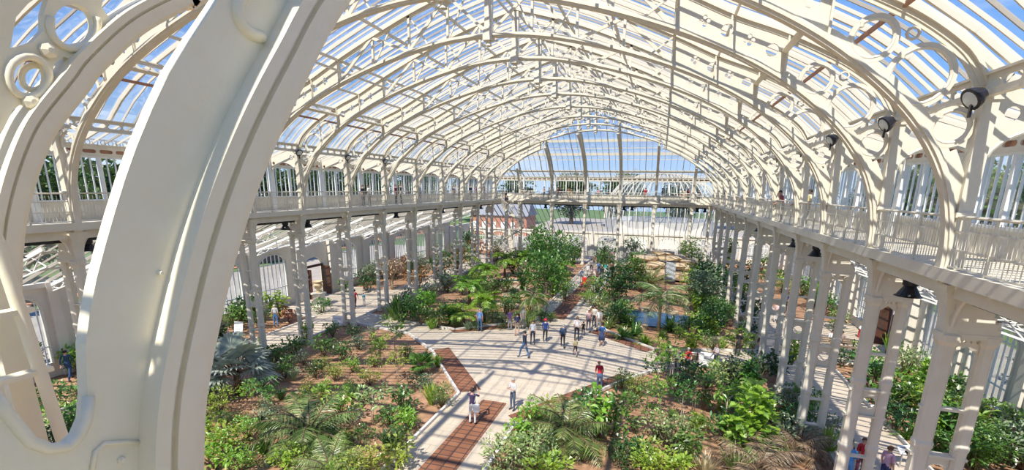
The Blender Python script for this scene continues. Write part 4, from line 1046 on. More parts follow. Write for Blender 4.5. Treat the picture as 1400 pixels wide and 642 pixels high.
for i,(a,b,s_) in enumerate(((985,472,.8),(998,476,.6),(968,468,.5),(1003,466,.7),(872,452,.4),(925,448,.4))):
    x,y=at(a,b); rock('boulder',x,y,.2,s_,s_*.8,s_*.8,'rounded tan boulder by the far right walk, %s'%['largest of the group','third from the left','leftmost by the lime shrub','rightmost','left of the pond','right of the pond'][i],330+i,group='boulders of the far right bed')

# ------------------------------------------------------------------ furniture, urns, lamps
def urn(x,y,label,m,h=1.0,ped=1.3):
    r=empty('stone_urn',(x,y,0),0,label,'urn','stone urns')
    mb=MB(); mb.box((-.45,-.45,0),(.45,.45,.25)); mb.box((-.36,-.36,.25),(.36,.36,ped-.15)); mb.box((-.45,-.45,ped-.15),(.45,.45,ped)); mb.build('plinth',M['stone'],r)
    mb=MB(); mb.lathe([(.2,0),(.22,.06),(.1,.16),(.14,.26),(.30,.40),(.37,.62),(.33,.80),(.30,.86),(.42,.95),(.44,1.0),(.36,1.0),(.3,.9)],20,c=(0,0,ped)); mb.build('bowl',M[m],r,smooth=True)
    for s in (-1,1):
        mb=MB(); mb.tube([(s*.34,0,ped+.55),(s*.5,0,ped+.7),(s*.48,0,ped+.86),(s*.36,0,ped+.9)],.035,6); mb.build('handle',M[m],r)
x,y=at(437,418); urn(x,y,'brown stone urn on a plinth beside the left entrance','urn',1,1.2)
x,y=at(1232,478); urn(x,y,'yellow stone urn on a pale plinth beside the right entrance','urn',1,1.1)
x,y=at(1170,425); urn(x,y,'orange tinted urn on a plinth, the farther one at the right aisle','urn',1,1.3)
x,y=at(1178,462); r=empty('litter_bin',(x,y,.04),0,'red waste bin with a pale lid near the right entrance','bin')
mb=MB(); mb.lathe([(.24,0),(.27,.1),(.27,.62),(.29,.66)],16); mb.build('body',M['red'],r); mb=MB(); mb.lathe([(.3,.66),(.3,.72),(.22,.84),(.05,.88)],16); mb.build('lid',M['white'],r)
x,y=at(1206,452); r=empty('folding_sign',(x,y,.04),.4,'orange folding caution sign beside the urn','sign')
for s,n_ in ((-1,'front_panel'),(1,'rear_panel')):
    mb=MB(); mb.bar((0,s*.2,0),(0,0,.75),.3,.03,up=(0,1,0)); mb.build(n_,M['orange'],r)
def board(px_,py_,w,h,m,label,rz=0,tilt=.35,leg=.5):
    x,y=at(px_,py_); r=empty('information_board',(x,y,0),rz,label,'information board','information boards')
    mb=MB(); mb.box((-w/2,-.02,0),(w/2,.02,h)); o=mb.build('panel',M[m],r,(0,0,leg)); o.rotation_euler=(-tilt,0,0)
    mb=MB()
    for i in range(4): mb.box((-w*.38,-.026,h*(.2+.16*i)),(w*(.1+.07*((i*5)%4)),-.021,h*(.2+.16*i)+.02))
    q=mb.build('text_lines',M['darkboard'] if m=='white' else M['white'],o)
    for s in (-1,1): mb=MB(); mb.box((s*w*.4-.02,-.02,0),(s*w*.4+.02,.02,leg+.05)); mb.build('leg',M['steel'],r)
board(951,503,.75,.8,'white','white board on legs at the near edge of the bench, left one',0,.15,.15)
board(965,503,.75,.8,'white','white board on legs at the near edge of the bench, right one',0,.15,.15)
board(1160,640,.45,.75,'darkboard','dark blue information board beside the right aisle walk',.5,.3,.4)
board(1236,640,.5,.35,'white','small white label board in front of the pink shirted man',.3,.9,.6)
board(1197,575,.4,.3,'white','small white label board in the right aisle bed by the third columns',.3,.9,.5)
board(462,448,.8,.7,'white','pale board standing by the kerb left of the crossing',.2,.2,.2)
board(327,468,.6,1.0,'white','pale board behind the silver fan palm',.2,.2,.4)
def bench(px_,py_,rz,label):
    x,y=at(px_,py_); r=empty('bench',(x,y,.04),rz,label,'bench')
    mb=MB()
    for i in range(4): mb.box((-1.2,-.25+i*.13,.42),(1.2,-.15+i*.13,.46))
    mb.build('seat',M['bark'],r)
    mb=MB()
    for i in range(3): mb.box((-1.2,.26,.55+i*.13),(1.2,.29,.64+i*.13))
    mb.build('backrest',M['bark'],r)
    for s in (-1,1): mb=MB(); mb.box((s*1.1-.03,-.25,0),(s*1.1+.03,.28,.42)); mb.box((s*1.1-.03,.24,.42),(s*1.1+.03,.3,.95)); mb.build('leg',M['black'],r)
bench(925,503,.05,'wooden bench with seated visitors at the right arm of the crossing')
bench(1140,482,0,'bench behind the right columns near the entrance')

def pendant(P_,label,size=1.0,drop=.35):
    r=empty('pendant_lamp',P_,0,label,'lamp','black bell lamps under the galleries')
    mb=MB(); mb.lathe([(.09,.46),(.13,.42),(.13,.22),(.10,.20),(.20,.02),(.24,0),(.21,.0),(.08,.17)],14); mb.build('shade',M['black'],r,smooth=False)
    mb=MB(); mb.tube([(0,0,.45),(0,0,.45+drop)],.018,6); mb.build('stem',M['black'],r); mb=MB(); mb.lathe([(.05,.02),(.08,.06),(.04,.12)],8); mb.build('bulb',M['lens'],r)
    r.scale=(size,)*3; return r
lp=pendant((CX+OR+.62,14.9,7.55),'black bell lamp under the right gallery, first from the camera',1.35)
for i,y in enumerate((23.1,26.6,36.0,46.0)): dup(lp,(CX+OR+.62,y,7.55),label='black bell lamp under the right gallery, %s from the camera'%ORN[i+1])
for i,y in enumerate((10.6,12.9,23.4,25.3,36.1,45.2,56.2)): dup(lp,(CX-OR-.62,y,7.55),label='black bell lamp under the left gallery, %s from the camera'%ORN[i])
for i,x in enumerate((-15.2,-14.4,-4.6,-3.6,4.4,5.3)):
    dup(lp,(x,YF+.9,7.5),label='black bell lamp under the far gallery, %s from the left'%['first','second','third','fourth','fifth','sixth'][i])
def spot(P_,aim,label):
    r=empty('spotlight',P_,0,label,'spotlight','round floodlights on the arches'); d=(Vector(aim)-Vector(P_)).normalized()
    h=MB(); h.lathe([(.04,-.22),(.12,-.18),(.2,-.04),(.22,.05),(.19,.06)],16); o=h.build('housing',M['black'],r,smooth=False); o.rotation_euler=d.to_track_quat('Z','Y').to_euler()
    l=MB(); l.lathe([(.185,.055),(.1,.075),(.01,.08)],16); o2=l.build('lens',M['lens'],r); o2.rotation_euler=o.rotation_euler
    b=MB(); b.bar((0,0,0),(0,0,-.35),.04,.06); b.build('bracket',M['black'],r); return r
k=0
for y in ARCH[:6]:
    spot((CX+13.0,y-.35,12.0),(CX,y-3,4),'round floodlight at the right end of the arch, %s'%ORD[k]); spot((CX-13.0,y-.35,12.0),(CX,y-3,4),'round floodlight at the left end of the arch, %s'%ORD[k]); k+=1

# spiral staircase at the far left corner
sx_,sy_=-18.6,60.8
r=empty('spiral_staircase',(sx_,sy_,0),0,'cream iron spiral staircase at the far left corner of the nave','staircase')
mb=MB(); mb.tube([(0,0,0),(0,0,GZ+1.2)],.09,10); mb.build('centre_pole',M['iron'],r)
NT=42; A0=.2; TA=-2*PI*1.6; RR=1.5
st=lambda t,rr,z: Vector((rr*math.cos(A0+TA*t),rr*math.sin(A0+TA*t),z))
for i in range(NT):
    t0,t1=i/NT,(i+1.2)/NT; z=GZ*(i+1)/NT; mb=MB()
    vs=[st(t0,.08,z),st(t0,RR,z),st(t1,RR,z),st(t1,.08,z)]; mb.add(vs+[v-Vector((0,0,.04)) for v in vs],[(0,1,2,3),(7,6,5,4),(0,4,5,1),(1,5,6,2),(2,6,7,3),(3,7,4,0)]); mb.build('tread',M['iron'],r)
mb=MB()
for i in range(NT): 
    a,b=i/NT,(i+1)/NT
    p,q=st(a,RR,GZ*a),st(b,RR,GZ*b); mb.add([p+Vector((0,0,-.12)),q+Vector((0,0,-.12)),q+Vector((0,0,.22)),p+Vector((0,0,.22))],[(0,1,2,3)]); mb.add([p*1.0+Vector((.02,.02,-.12)),q+Vector((.02,.02,-.12)),q+Vector((.02,.02,.22)),p+Vector((.02,.02,.22))],[(3,2,1,0)])
mb.build('stringer',M['iron'],r)
mb=MB(); mb.tube([st(i/60,RR,GZ*i/60+1.1) for i in range(61)],.03,6); mb.build('handrail',M['iron'],r)
mb=MB()
for i in range(120): t=i/120; mb.bar(st(t,RR,GZ*t),st(t,RR,GZ*t+1.1),.018,.018)
mb.build('balusters',M['iron'],r)
# ------------------------------------------------------------------ people
def body_pose(kind):
    J={}; E=[]
    def j(n,p,r,lab): J[n]=(Vector(p),r,lab)
    lean=0
    j('pel',(0,0,.95),(.145,.10),'b'); j('spi',(0,0,1.12),(.125,.095),'t'); j('che',(0,.01,1.32),(.155,.105),'t'); j('nek',(0,.0,1.47),(.05,.05),'s'); j('hed',(0,.02,1.58),(.078,.092),'s'); j('top',(0,.01,1.67),(.062,.075),'s')
    for s,n in ((1,'R'),(-1,'L')):
        j('sh'+n,(s*.165,0,1.41),(.058,.058),'t')
        arm={'stand':((s*.20,-.01,1.14),(s*.20,.05,.90),(s*.19,.07,.82)),
             'walk':((s*.20,s*.12-.02,1.15),(s*.19,s*.22+.04,.93),(s*.18,s*.26+.05,.86)),
             'photo':((s*.26,.14,1.30),(s*.12,.30,1.50),(s*.07,.33,1.56)),
             'phone':((s*.21,.06,1.15),(s*.12,.27,1.20),(s*.07,.33,1.24)),
             'lean':((s*.24,.12,1.16),(s*.16,.38,1.10),(s*.12,.45,1.10)),
             'sit':((s*.20,.05,1.14),(s*.15,.26,1.02),(s*.10,.33,1.02)),
             'bend':((s*.20,.08,1.15),(s*.16,.25,.95),(s*.13,.30,.88))}[kind]
        j('el'+n,arm[0],(.042,.042),'t'); j('wr'+n,arm[1],(.027,.027),'f'); j('ha'+n,arm[2],(.030,.018),'h')
        if kind=='walk': leg=((s*.09,0,.88),(s*.10,-s*.16+.06,.50),(s*.10,-s*.30+.0,.09),(s*.11,-s*.30+.16,.045))
        elif kind=='sit': leg=((s*.09,.02,.90),(s*.12,.44,.92),(s*.12,.46,.52),(s*.12,.60,.49))
        else: leg=((s*.09,0,.88),(s*.11,.03,.49),(s*.115,0,.085),(s*.13,.15,.045))
        j('hi'+n,leg[0],(.088,.088),'b'); j('kn'+n,leg[1],(.058,.06),'b'); j('an'+n,leg[2],(.040,.042),'k'); j('to'+n,leg[3],(.038,.028),'o')
    if kind in('lean','bend'):
        a=.32 if kind=='lean' else .55
        for n in list(J):
            if n[:2] in ('sp','ch','ne','he','to','sh','el','wr','ha') and n not in('toR','toL'):
                p,r,l=J[n]; q=p-Vector((0,0,.95)); q=Vector((q.x,q.y*math.cos(a)+q.z*math.sin(a),-q.y*math.sin(a)+q.z*math.cos(a))); J[n]=(q+Vector((0,0,.95)),r,l)
    E=[('pel','spi'),('spi','che'),('che','nek'),('nek','hed'),('hed','top')]
    for n in 'RL': E += [('che','sh'+n),('sh'+n,'el'+n),('el'+n,'wr'+n),('wr'+n,'ha'+n),('pel','hi'+n),('hi'+n,'kn'+n),('kn'+n,'an'+n),('an'+n,'to'+n)]
    names=list(J); ix={n:i for i,n in enumerate(names)}
    me=bpy.data.meshes.new('b'); me.from_pydata([J[n][0] for n in names],[(ix[a],ix[b]) for a,b in E],[])
    o=bpy.data.objects.new('b',me); COL.objects.link(o)
    md=o.modifiers.new('s','SKIN'); md.use_smooth_shade=True
    for i,n in enumerate(names):
        sv=me.skin_vertices[0].data[i]; sv.radius=J[n][1]; sv.use_root=(n=='pel')
    ss=o.modifiers.new('u','SUBSURF'); ss.levels=1; ss.render_levels=1
    dg=bpy.context.evaluated_depsgraph_get(); ev=o.evaluated_get(dg); m2=bpy.data.meshes.new_from_object(ev)
    LAB={'s':0,'h':0,'t':1,'b':2,'o':3,'f':4,'k':5}
    seg=[(J[a][0],J[b][0],a,b) for a,b in E]
    mb=MB(); mb.v=[tuple(v.co) for v in m2.vertices]; 
    def lab(c):
        best=None
        for p,q,a,b in seg:
            d=q-p; t=max(0,min(1,(c-p).dot(d)/d.length_squared)); ds=(c-p-d*t).length
            if best is None or ds<best[0]: best=(ds,t,a,b)
        _,t,a,b=best; k=b[:2] if b not in('hed','top') else b
        if a=='che' and b=='nek': return 1 if t<.72 else 0
        if b in('hed','top','nek'): return 0
        if k=='ha': return 0
        if k=='wr': return 4
        if k in('sh','el') or b in('che',): return 1
        if b=='spi': return 2 if t<.25 else 1
        if k in('hi','kn'): return 2
        if k=='an': return 5 if t<.9 else 3
        if k=='to': return 3
        return 1
    for p in m2.polygons:
        mb.f.append(tuple(p.vertices)); mb.m.append(lab(Vector(p.center)))
    H_=J['hed'][0]; fw=(Vector((0,1,0)) if kind not in('lean','bend') else Vector((0,.9,-.4))).normalized()
    up=Vector((0,0,1)); up=(up-fw*up.dot(fw)).normalized()
    sd=fw.cross(up)
    mb.add([H_+fw*.085-sd*.014,H_+fw*.085+sd*.014,H_+fw*.12-up*.015,H_+fw*.085+up*.035],[(0,1,2),(1,3,2),(3,0,2)],0)   # nose
    for s in (-1,1):
        c=H_+sd*s*.032+fw*.092+up*.028; mb.add([c-sd*.012-up*.005,c+sd*.012-up*.005,c+sd*.012+up*.006,c-sd*.012+up*.006],[(0,1,2,3)],6)
        c=H_+sd*s*.082; mb.add([c+fw*.01-up*.02,c+fw*.01+up*.03,c-fw*.02+up*.03+sd*s*.015,c-fw*.02-up*.015+sd*s*.015],[(0,1,2,3)],0)
    c=H_+fw*.088-up*.04; mb.add([c-sd*.02-up*.004,c+sd*.02-up*.004,c+sd*.018+up*.005,c-sd*.018+up*.005],[(0,1,2,3)],7)
    for n,s in (('R',1),('L',-1)):
        w=J['wr'+n][0]; h=J['ha'+n][0]; d=(h-w).normalized(); a=d.cross(Vector((0,1,0.2))).normalized() if abs(d.y)<.9 else d.cross(Vector((0,0,1))).normalized(); b=d.cross(a)
        for i in range(4):
            L_=(.062,.075,.07,.055)[i]; st_=h+a*(i-1.5)*.017+d*.012; mb.tube([st_,st_+d*L_*.55+b*.006,st_+d*L_*.95+b*.022],[.0085,.008,.006],5,0)
        st_=h-a*.028*s-d*.03; mb.tube([st_,st_+(d-a*s*.9).normalized()*.03,st_+(d*1.2-a*s*.5).normalized()*.055],[.010,.009,.007],5,0)
    bpy.data.objects.remove(o); 
    me=mb.mesh('body_'+kind,[SKIN]*8,True)
    # hair cap
    hb=MB(); rings=8; sg=12; vs=[]
    for i in range(rings+1):
        ph=PI*.60*i/rings
        for k in range(sg):
            th=2*PI*k/sg; x=math.sin(ph)*math.cos(th); y=math.sin(ph)*math.sin(th); z=math.cos(ph)
            if y>.25 and ph>PI*.30: z=max(z,.45); 
            vs.append(H_+up*.012+sd*x*.093+fw*(y*.104-.012)+up*z*.112)
    hb.v=[tuple(v) for v in vs]; hb.f=[(i*sg+k,(i+1)*sg+k,(i+1)*sg+(k+1)%sg,i*sg+(k+1)%sg) for i in range(rings) for k in range(sg)]; hb.m=[0]*len(hb.f)
    hm=hb.mesh('hair_'+kind,[SKIN],True)
    lb=MB()  # long hair
    lb.v=list(hb.v); lb.f=list(hb.f); lb.m=list(hb.m)
    lb.tube([H_-fw*.05+up*.03,H_-fw*.075-up*.08,H_-fw*.07-up*.19],[.085,.08,.045],8)
    lm_=lb.mesh('longhair_'+kind,[SKIN],True)
    hat=MB(); hat.lathe([(.16,.045),(.165,.05),(.105,.06),(.10,.12),(.07,.145),(.01,.15)],14)
    hat.v=[tuple(H_+Vector(v)) for v in hat.v]; ht=hat.mesh('hat_'+kind,[SKIN],True)
    sk=MB(); hp=J['pel'][0]
    sk.lathe([(.13,.10),(.165,-.02),(.20,-.25),(.235,-.48),(.22,-.48),(.15,-.05)],16); sk.v=[(v[0],v[1]*.72,v[2]+.95) for v in sk.v]
    skm=sk.mesh('skirt_'+kind,[SKIN],True)
    bp=MB(); bx=J['che'][0]; bp.lathe([(.02,-.24),(.13,-.23),(.155,-.1),(.15,.08),(.10,.17),(.01,.18)],12); bp.v=[(v[0]+bx.x,v[1]*.6+bx.y-.19,v[2]+bx.z-.06) for v in bp.v]
    bpm=bp.mesh('pack_'+kind,[SKIN],True)
    return dict(me=me,hair=hm,long=lm_,hat=ht,skirt=skm,pack=bpm)
POSE={}
def recol(me,mats):
    m=me.copy()
    for i,x in enumerate(mats): m.materials[i]=x
    return m
def person(x,y,z,rz,pose,top,bot,label,hair='dark',h=1.72,skin=0,shoes=(.05,.04,.04),short=True,shorts=False,skirt=None,hat=None,pack=None,long=False,group='visitors'):
    if pose not in POSE: POSE[pose]=body_pose(pose)
    P_=POSE[pose]; sk=SKIN2 if skin else SKIN; T=cloth(top); B=cloth(bot)
    if pose=='sit': z=z-.47
    bm_=recol(P_['me'],[sk,T,B,cloth(shoes),sk if short else T,sk if (shorts or skirt) else B,M['black'],cloth((.35,.10,.08))])
    if skirt:
        bm_=recol(P_['me'],[sk,T,cloth(skirt),cloth(shoes),sk if short else T,sk,M['black'],cloth((.35,.10,.08))])
    o=link('person',bm_,None,(x,y,z)); o.rotation_euler=(0,0,rz); k=h/1.74; o.scale=(k,k,k); props(o,label,'person',group)
    link('hair',recol(P_['long' if long else 'hair'],[HAIRS[hair]]),o)
    if hat: link('hat',recol(P_['hat'],[cloth(hat)]),o)
    if skirt and pose!='sit': link('skirt',recol(P_['skirt'],[cloth(skirt)]),o)
    if pack: link('backpack',recol(P_['pack'],[cloth(pack)]),o)
    return o
def pf(px_,py_,facing,*a,**k):
    x,y=at(px_,py_,.05); return person(x,y,.05,math.radians(facing),*a,**k)
W_=(.75,.74,.72); NV=(.03,.04,.10); BK=(.03,.03,.035); JN=(.07,.15,.30); RD=(.55,.03,.04); BL=(.14,.27,.55); LB=(.35,.52,.68); BE=(.52,.42,.30); PK=(.62,.32,.36); GY=(.25,.25,.26); TE=(.05,.40,.38); OR_=(.65,.25,.08); DP=(.06,.035,.10); YL=(.70,.62,.35)
pf(646,580,0,'photo',DP,W_,'person in dark purple top and white trousers holding a camera up',hair='dark',h=1.78,pack=None,long=False)
x,y=at(646,580,.05); mb=MB(); mb.box((-.07,-.03,-.05),(.07,.03,.05)); cam_=mb.build('camera_body',M['black'],None,(x,y+.37,1.68)); props(cam_,'small black camera held up by the person in white trousers','camera'); mb=MB(); mb.lathe([(.035,0),(.035,.06),(.03,.06)],10); l_=mb.build('camera_lens',M['black'],cam_); l_.rotation_euler=(-PI/2,0,0)
mb=MB(); mb.box((-.13,-.05,-.30),(.13,.05,.05)); mb.tube([(-.1,0,.05),(-.03,.02,.5),(.08,.0,.05)],.012,5); o=mb.build('shoulder_bag',M['white'],None,(x+.2,y-.05,1.02)); props(o,'white bag hanging at the side of the person in white trousers','bag')
pf(701,560,150,'phone',(.62,.62,.62),(.09,.12,.18),'person in pale grey top and dark trousers beside the big palm',hair='grey',h=1.65)
pf(656,453,10,'stand',BL,JN,'man in blue shirt and jeans at the far left kerb of the crossing',hair='grey',h=1.76)
pf(717,489,70,'walk',(.03,.04,.07),JN,'striding man in dark navy jacket and jeans in the crossing',hair='dark',h=1.80,short=False)
pf(728,470,200,'stand',(.55,.57,.6),(.05,.06,.09),'person in pale top with black backpack beside the striding man',hair='dark',h=1.68,pack=BK)
pf(707,459,30,'stand',NV,BE,'person in dark navy top and beige shorts near the far kerb',hair='dark',h=1.74,shorts=True)
pf(697,451,20,'stand',(.28,.14,.38),GY,'person in purple top half behind the beige shorts visitor',hair='brown',h=1.62)
pf(715,448,180,'stand',(.30,.30,.28),GY,'grey haired person in grey behind the group of the crossing',hair='grey',h=1.68)
pf(745,467,0,'stand',(.03,.07,.25),BK,'person in royal blue jacket and red hat seen from behind',hair='dark',h=1.66,hat=RD,short=False)
pf(769,475,10,'walk',(.05,.09,.17),BK,'grey haired person in dark blue jacket left of the child in yellow',hair='grey',h=1.66,short=False)
pf(788,466,0,'stand',(.74,.68,.70),BK,'man in pale pink shirt and black trousers in the crossing',hair='brown',h=1.80)
pf(797,459,0,'stand',BK,BK,'small dark dressed child beside the man in pale pink shirt',hair='dark',h=1.1)
pf(804,453,190,'walk',(.45,.30,.32),(.15,.13,.17),'person in dusty pink top near the far right kerb corner',hair='brown',h=1.68)
pf(786,486,200,'walk',YL,BK,'small child in pale yellow top and black shorts',hair='blond',h=1.18,shorts=True)
pf(822,473,0,'stand',(.04,.15,.40),NV,'woman in blue top and short dark skirt with bare legs',hair='dark',h=1.64,skirt=(.04,.06,.14))
pf(818,452,180,'stand',W_,(.4,.36,.32),'person in white top behind the woman in blue',hair='brown',h=1.72)
pf(812,447,160,'stand',(.7,.66,.58),BK,'person in cream top beside the far right kerb corner',hair='dark',h=1.7)
pf(819,534,20,'bend',RD,(.08,.12,.22),'person in bright red top stooping behind the big palm',hair='brown',h=1.66)
pf(912,500,175,'sit',(.04,.035,.04),(.10,.12,.16),'seated person in black on the bench, leftmost',hair='dark')
pf(926,501,180,'sit',(.22,.22,.22),BK,'seated grey haired person in grey on the bench',hair='grey')
pf(939,501,185,'sit',RD,(.06,.08,.18),'seated person in red sweater on the bench',hair='grey')
pf(977,505,120,'phone',(.70,.60,.58),(.22,.22,.2),'person in pale floral top standing right of the bench',hair='brown',h=1.64)
pf(1008,486,0,'stand',(.035,.04,.035),(.05,.05,.04),'dark dressed person in the shade left of the far right columns',hair='dark',h=1.70)
pf(1037,491,10,'stand',(.13,.07,.04),(.10,.24,.45),'person in brown top and blue jeans beside the columns',hair='dark',h=1.72)
pf(1108,497,0,'stand',(.72,.73,.78),NV,'woman in white top and navy skirt on the right aisle walk',hair='brown',h=1.66,skirt=(.04,.04,.12))
pf(1135,474,180,'sit',W_,(.12,.08,.07),'seated person in white glimpsed through a column ring',hair='dark')
pf(1148,476,170,'sit',(.30,.22,.2),(.5,.38,.3),'seated person in brown beside the one in white behind the right columns',hair='brown')
pf(1154,662,-20,'lean',(.10,.33,.68),(.14,.38,.70),'blond person in light blue stooping on the right aisle walk',hair='blond',h=1.66,short=False)
pf(1172,650,200,'stand',RD,(.3,.08,.1),'person in red top behind the blond person in light blue',hair='brown',h=1.60)
pf(1205,668,-60,'stand',(.72,.42,.52),(.05,.05,.14),'man in pink checked shirt and navy shorts by the right bed',hair='brown',h=1.74,shorts=True)
pf(1246,672,60,'bend',(.45,.46,.50),(.3,.3,.34),'dark haired person in grey bending over a label board',hair='dark',h=1.62,long=True)
# left aisle
pf(378,447,20,'stand',(.50,.50,.50),(.07,.18,.38),'man in grey shirt and blue jeans in the left aisle',hair='grey',h=1.76)
pf(420,408,0,'stand',(.45,.62,.70),BK,'person in pale blue top and black shorts by the left entrance',hair='dark',h=1.72,shorts=True)
pf(486,421,10,'walk',(.48,.04,.06),(.07,.03,.03),'person in red top and dark trousers in the left arm of the crossing',hair='dark',h=1.68)
pf(498,417,0,'stand',(.10,.35,.50),GY,'small child in blue beside the person in red',hair='brown',h=1.15)
pf(97,520,30,'walk',(.03,.08,.14),(.03,.07,.16),'person in dark navy behind the nearest left column',hair='dark',h=1.74,short=False)
pf(55,510,0,'walk',(.55,.30,.28),(.4,.22,.2),'person in dusty red half hidden by the cream rib at far left',hair='brown',h=1.7,shorts=True)
pf(566,388,0,'stand',(.5,.6,.75),GY,'person in pale blue standing among the left aisle shrubs',hair='dark',h=1.7)
pf(623,372,0,'stand',(.45,.05,.08),BK,'person in dark red standing among the left aisle shrubs',hair='dark',h=1.7)
pf(690,366,0,'stand',(.18,.05,.05),BK,'person in maroon at the top of the sandstone steps',hair='dark',h=1.75); pf(695,367,0,'stand',(.03,.03,.05),BK,'person in black at the top of the sandstone steps',hair='dark',h=1.7)
pf(1072,425,0,'walk',(.05,.09,.45),BK,'person in cobalt blue on the far right aisle walk',hair='dark',h=1.7); pf(1060,440,180,'stand',(.7,.5,.5),W_,'person in pale pink on the far right aisle walk',hair='blond',h=1.66); pf(1082,415,0,'stand',(.65,.55,.5),GY,'person in beige on the far right aisle walk',hair='brown',h=1.7); pf(1063,455,30,'stand',(.6,.72,.8),W_,'person in icy blue on the right aisle walk, nearest of the distant ones',hair='brown',h=1.64); pf(1050,430,0,'stand',(.72,.70,.68),(.6,.4,.3),'person in white on the far right aisle walk',hair='dark',h=1.68)
# crowd on the far walk
CR=[(795,387,'light blue top with a pushchair',LB,GY,'grey'),(803,380,'white top near the head of the far crowd',W_,GY,'grey'),(808,373,'grey top in the left of the far crowd',GY,BK,'dark'),(812,383,'pale pink top in the far crowd',(.7,.5,.5),W_,'blond'),(818,376,'cobalt top in the far crowd',(.1,.2,.5),JN,'brown'),(822,384,'black top in the far crowd',BK,GY,'dark'),(827,378,'turquoise top in the far crowd',TE,W_,'dark'),(831,384,'white top at the right of the far crowd',W_,JN,'grey'),(835,376,'brown top in the far crowd',(.3,.16,.1),BK,'dark'),(812,365,'maroon top in the middle of the far crowd',(.3,.05,.06),BK,'dark'),
(817,362,'teal top in the middle of the far crowd',TE,BK,'brown'),(822,368,'beige top in the middle of the far crowd',BE,BK,'blond'),(828,365,'navy top in the middle of the far crowd',NV,BE,'dark'),(833,367,'red top in the middle of the far crowd',RD,BK,'dark'),(838,369,'grey green top in the middle of the far crowd',(.2,.26,.2),BK,'grey'),(823,357,'orange top near the far door',OR_,BK,'dark'),(829,356,'cream top near the far door',YL,BK,'brown'),(835,358,'dusty pink top near the far door',PK,GY,'dark'),(840,357,'purple top near the far door',DP,GY,'grey'),(826,352,'dark top in the far doorway',BK,BK,'dark'),(833,352,'white top in the far doorway',W_,GY,'brown')]
random.seed(3)
for (a,b,lab,t,bt,hr) in CR:
    x,y=at(a,b,.05); y=min(y,YFA-1); x=max(-9.6,min(-4.8,x)); person(x,y,.05,random.choice((0,PI,PI*.9,.2,2.6)),random.choice(('stand','walk')),t,bt,'distant visitor in %s'%lab,hair=hr,h=random.uniform(1.6,1.8),group='crowd on the far walk')
x,y=at(798,392,.05); r=empty('pushchair',(x,y,.05),0,'red pushchair at the front of the far crowd','pushchair')
mb=MB(); mb.box((-.22,-.25,.35),(.22,.25,.5)); mb.box((-.22,.2,.5),(.22,.27,1.0)); mb.build('seat',M['red'],r); mb=MB(); mb.bar((-.2,-.3,.1),(-.2,.45,1.0),.03); mb.bar((.2,-.3,.1),(.2,.45,1.0),.03); mb.build('frame',M['black'],r)
for s in (-1,1):
    for t in (-1,1): mb=MB(); mb.tube([(s*.22+.01*math.cos(a),t*.28+.1*math.cos(a),.1+.1*math.sin(a)) for a in [2*PI*k/10 for k in range(10)]],.02,5,close=True); mb.build('wheel',M['black'],r)
# gallery visitors
def gp(x,y,rz,pose,t,b,lab,**k): person(x,y,GZ,rz,pose,t,b,lab,group='visitors on the galleries',**k)
FG=[(717,'grey',GY,GY),(725,'black with hands at the rail',BK,BK),(743,'orange',OR_,GY),(751,'dark grey',GY,BK),(762,'dull red',(.4,.1,.1),BK),(766,'charcoal',BK,GY),(777,'brown',(.3,.17,.1),BE),(781,'olive',(.25,.22,.12),BE),(789,'pale grey',W_,GY),(818,'dusty pink',PK,BE),(882,'scarlet carrying a bag',RD,(.3,.2,.15)),(905,'near black',BK,GY),(930,'white leaning forward',W_,BE),(935,'beige',BE,BE),(941,'burgundy',(.25,.06,.07),BK),(955,'slate',(.15,.16,.2),BK)]
for i,(a,lab,t,b) in enumerate(FG):
    p_=aty(a,270,YF+.7); gp(p_.x,YF+.5+.25*(i%3),random.choice((PI,2.8,0,PI/2)),random.choice(('stand','walk','stand')),t,b,'visitor on the far gallery dressed in %s'%lab,hair=random.choice(('dark','brown','grey')),h=random.uniform(1.62,1.82))
LG=[(496,'black',BK,GY),(504,'white',W_,GY),(541,'dark red',(.2,.04,.04),BK),(548,'black bag over the shoulder',BK,BK),(573,'pale blue',LB,GY),(620,'mauve',(.4,.3,.36),GY),(627,'charcoal',GY,BK),(643,'navy',NV,GY),(651,'plum',(.2,.1,.2),GY),(662,'brown',(.3,.15,.1),GY),(675,'deep grey',BK,GY)]
for i,(a,lab,t,b) in enumerate(LG):
    p_=atx(a,262,CX-OR-.5); gp(p_.x,p_.y,-PI/2+random.uniform(-.5,.5),'stand',t,b,'visitor on the left gallery dressed in %s'%lab,hair=random.choice(('dark','brown')),h=random.uniform(1.62,1.82))
p_=atx(1101,270,CX+OR+.32); gp(p_.x,p_.y,PI/2,'lean',BK,JN,'man in black shirt and cap leaning on the right gallery rail',hair='dark',h=1.80,hat=GY)
p_=atx(1107,270,CX+OR+.9); gp(p_.x,p_.y,PI/2,'stand',YL,BK,'person in tan behind the man leaning on the right rail',hair='dark',h=1.74)
p_=atx(1072,270,CX+OR+.3); gp(p_.x,p_.y,PI/2,'lean',(.3,.08,.08),BK,'person in red brown leaning over the right gallery rail',hair='dark',h=1.7)
p_=atx(1020,264,CX+OR+.4); gp(p_.x,p_.y,PI/2,'lean',BK,BK,'distant person in black leaning over the right gallery rail',hair='dark',h=1.7)
for i,(t_,lab,c_) in enumerate(((.93,'near the top of the spiral staircase in black',BK),(.86,'on the spiral staircase in dark blue',NV),(.60,'halfway down the spiral staircase in grey',GY))):
    q=st(t_,.95,0); person(sx_+q.x,sy_+q.y,GZ*t_+.05,2.5,'stand',c_,BK,'visitor %s'%lab,h=1.7,group='visitors on the staircase')

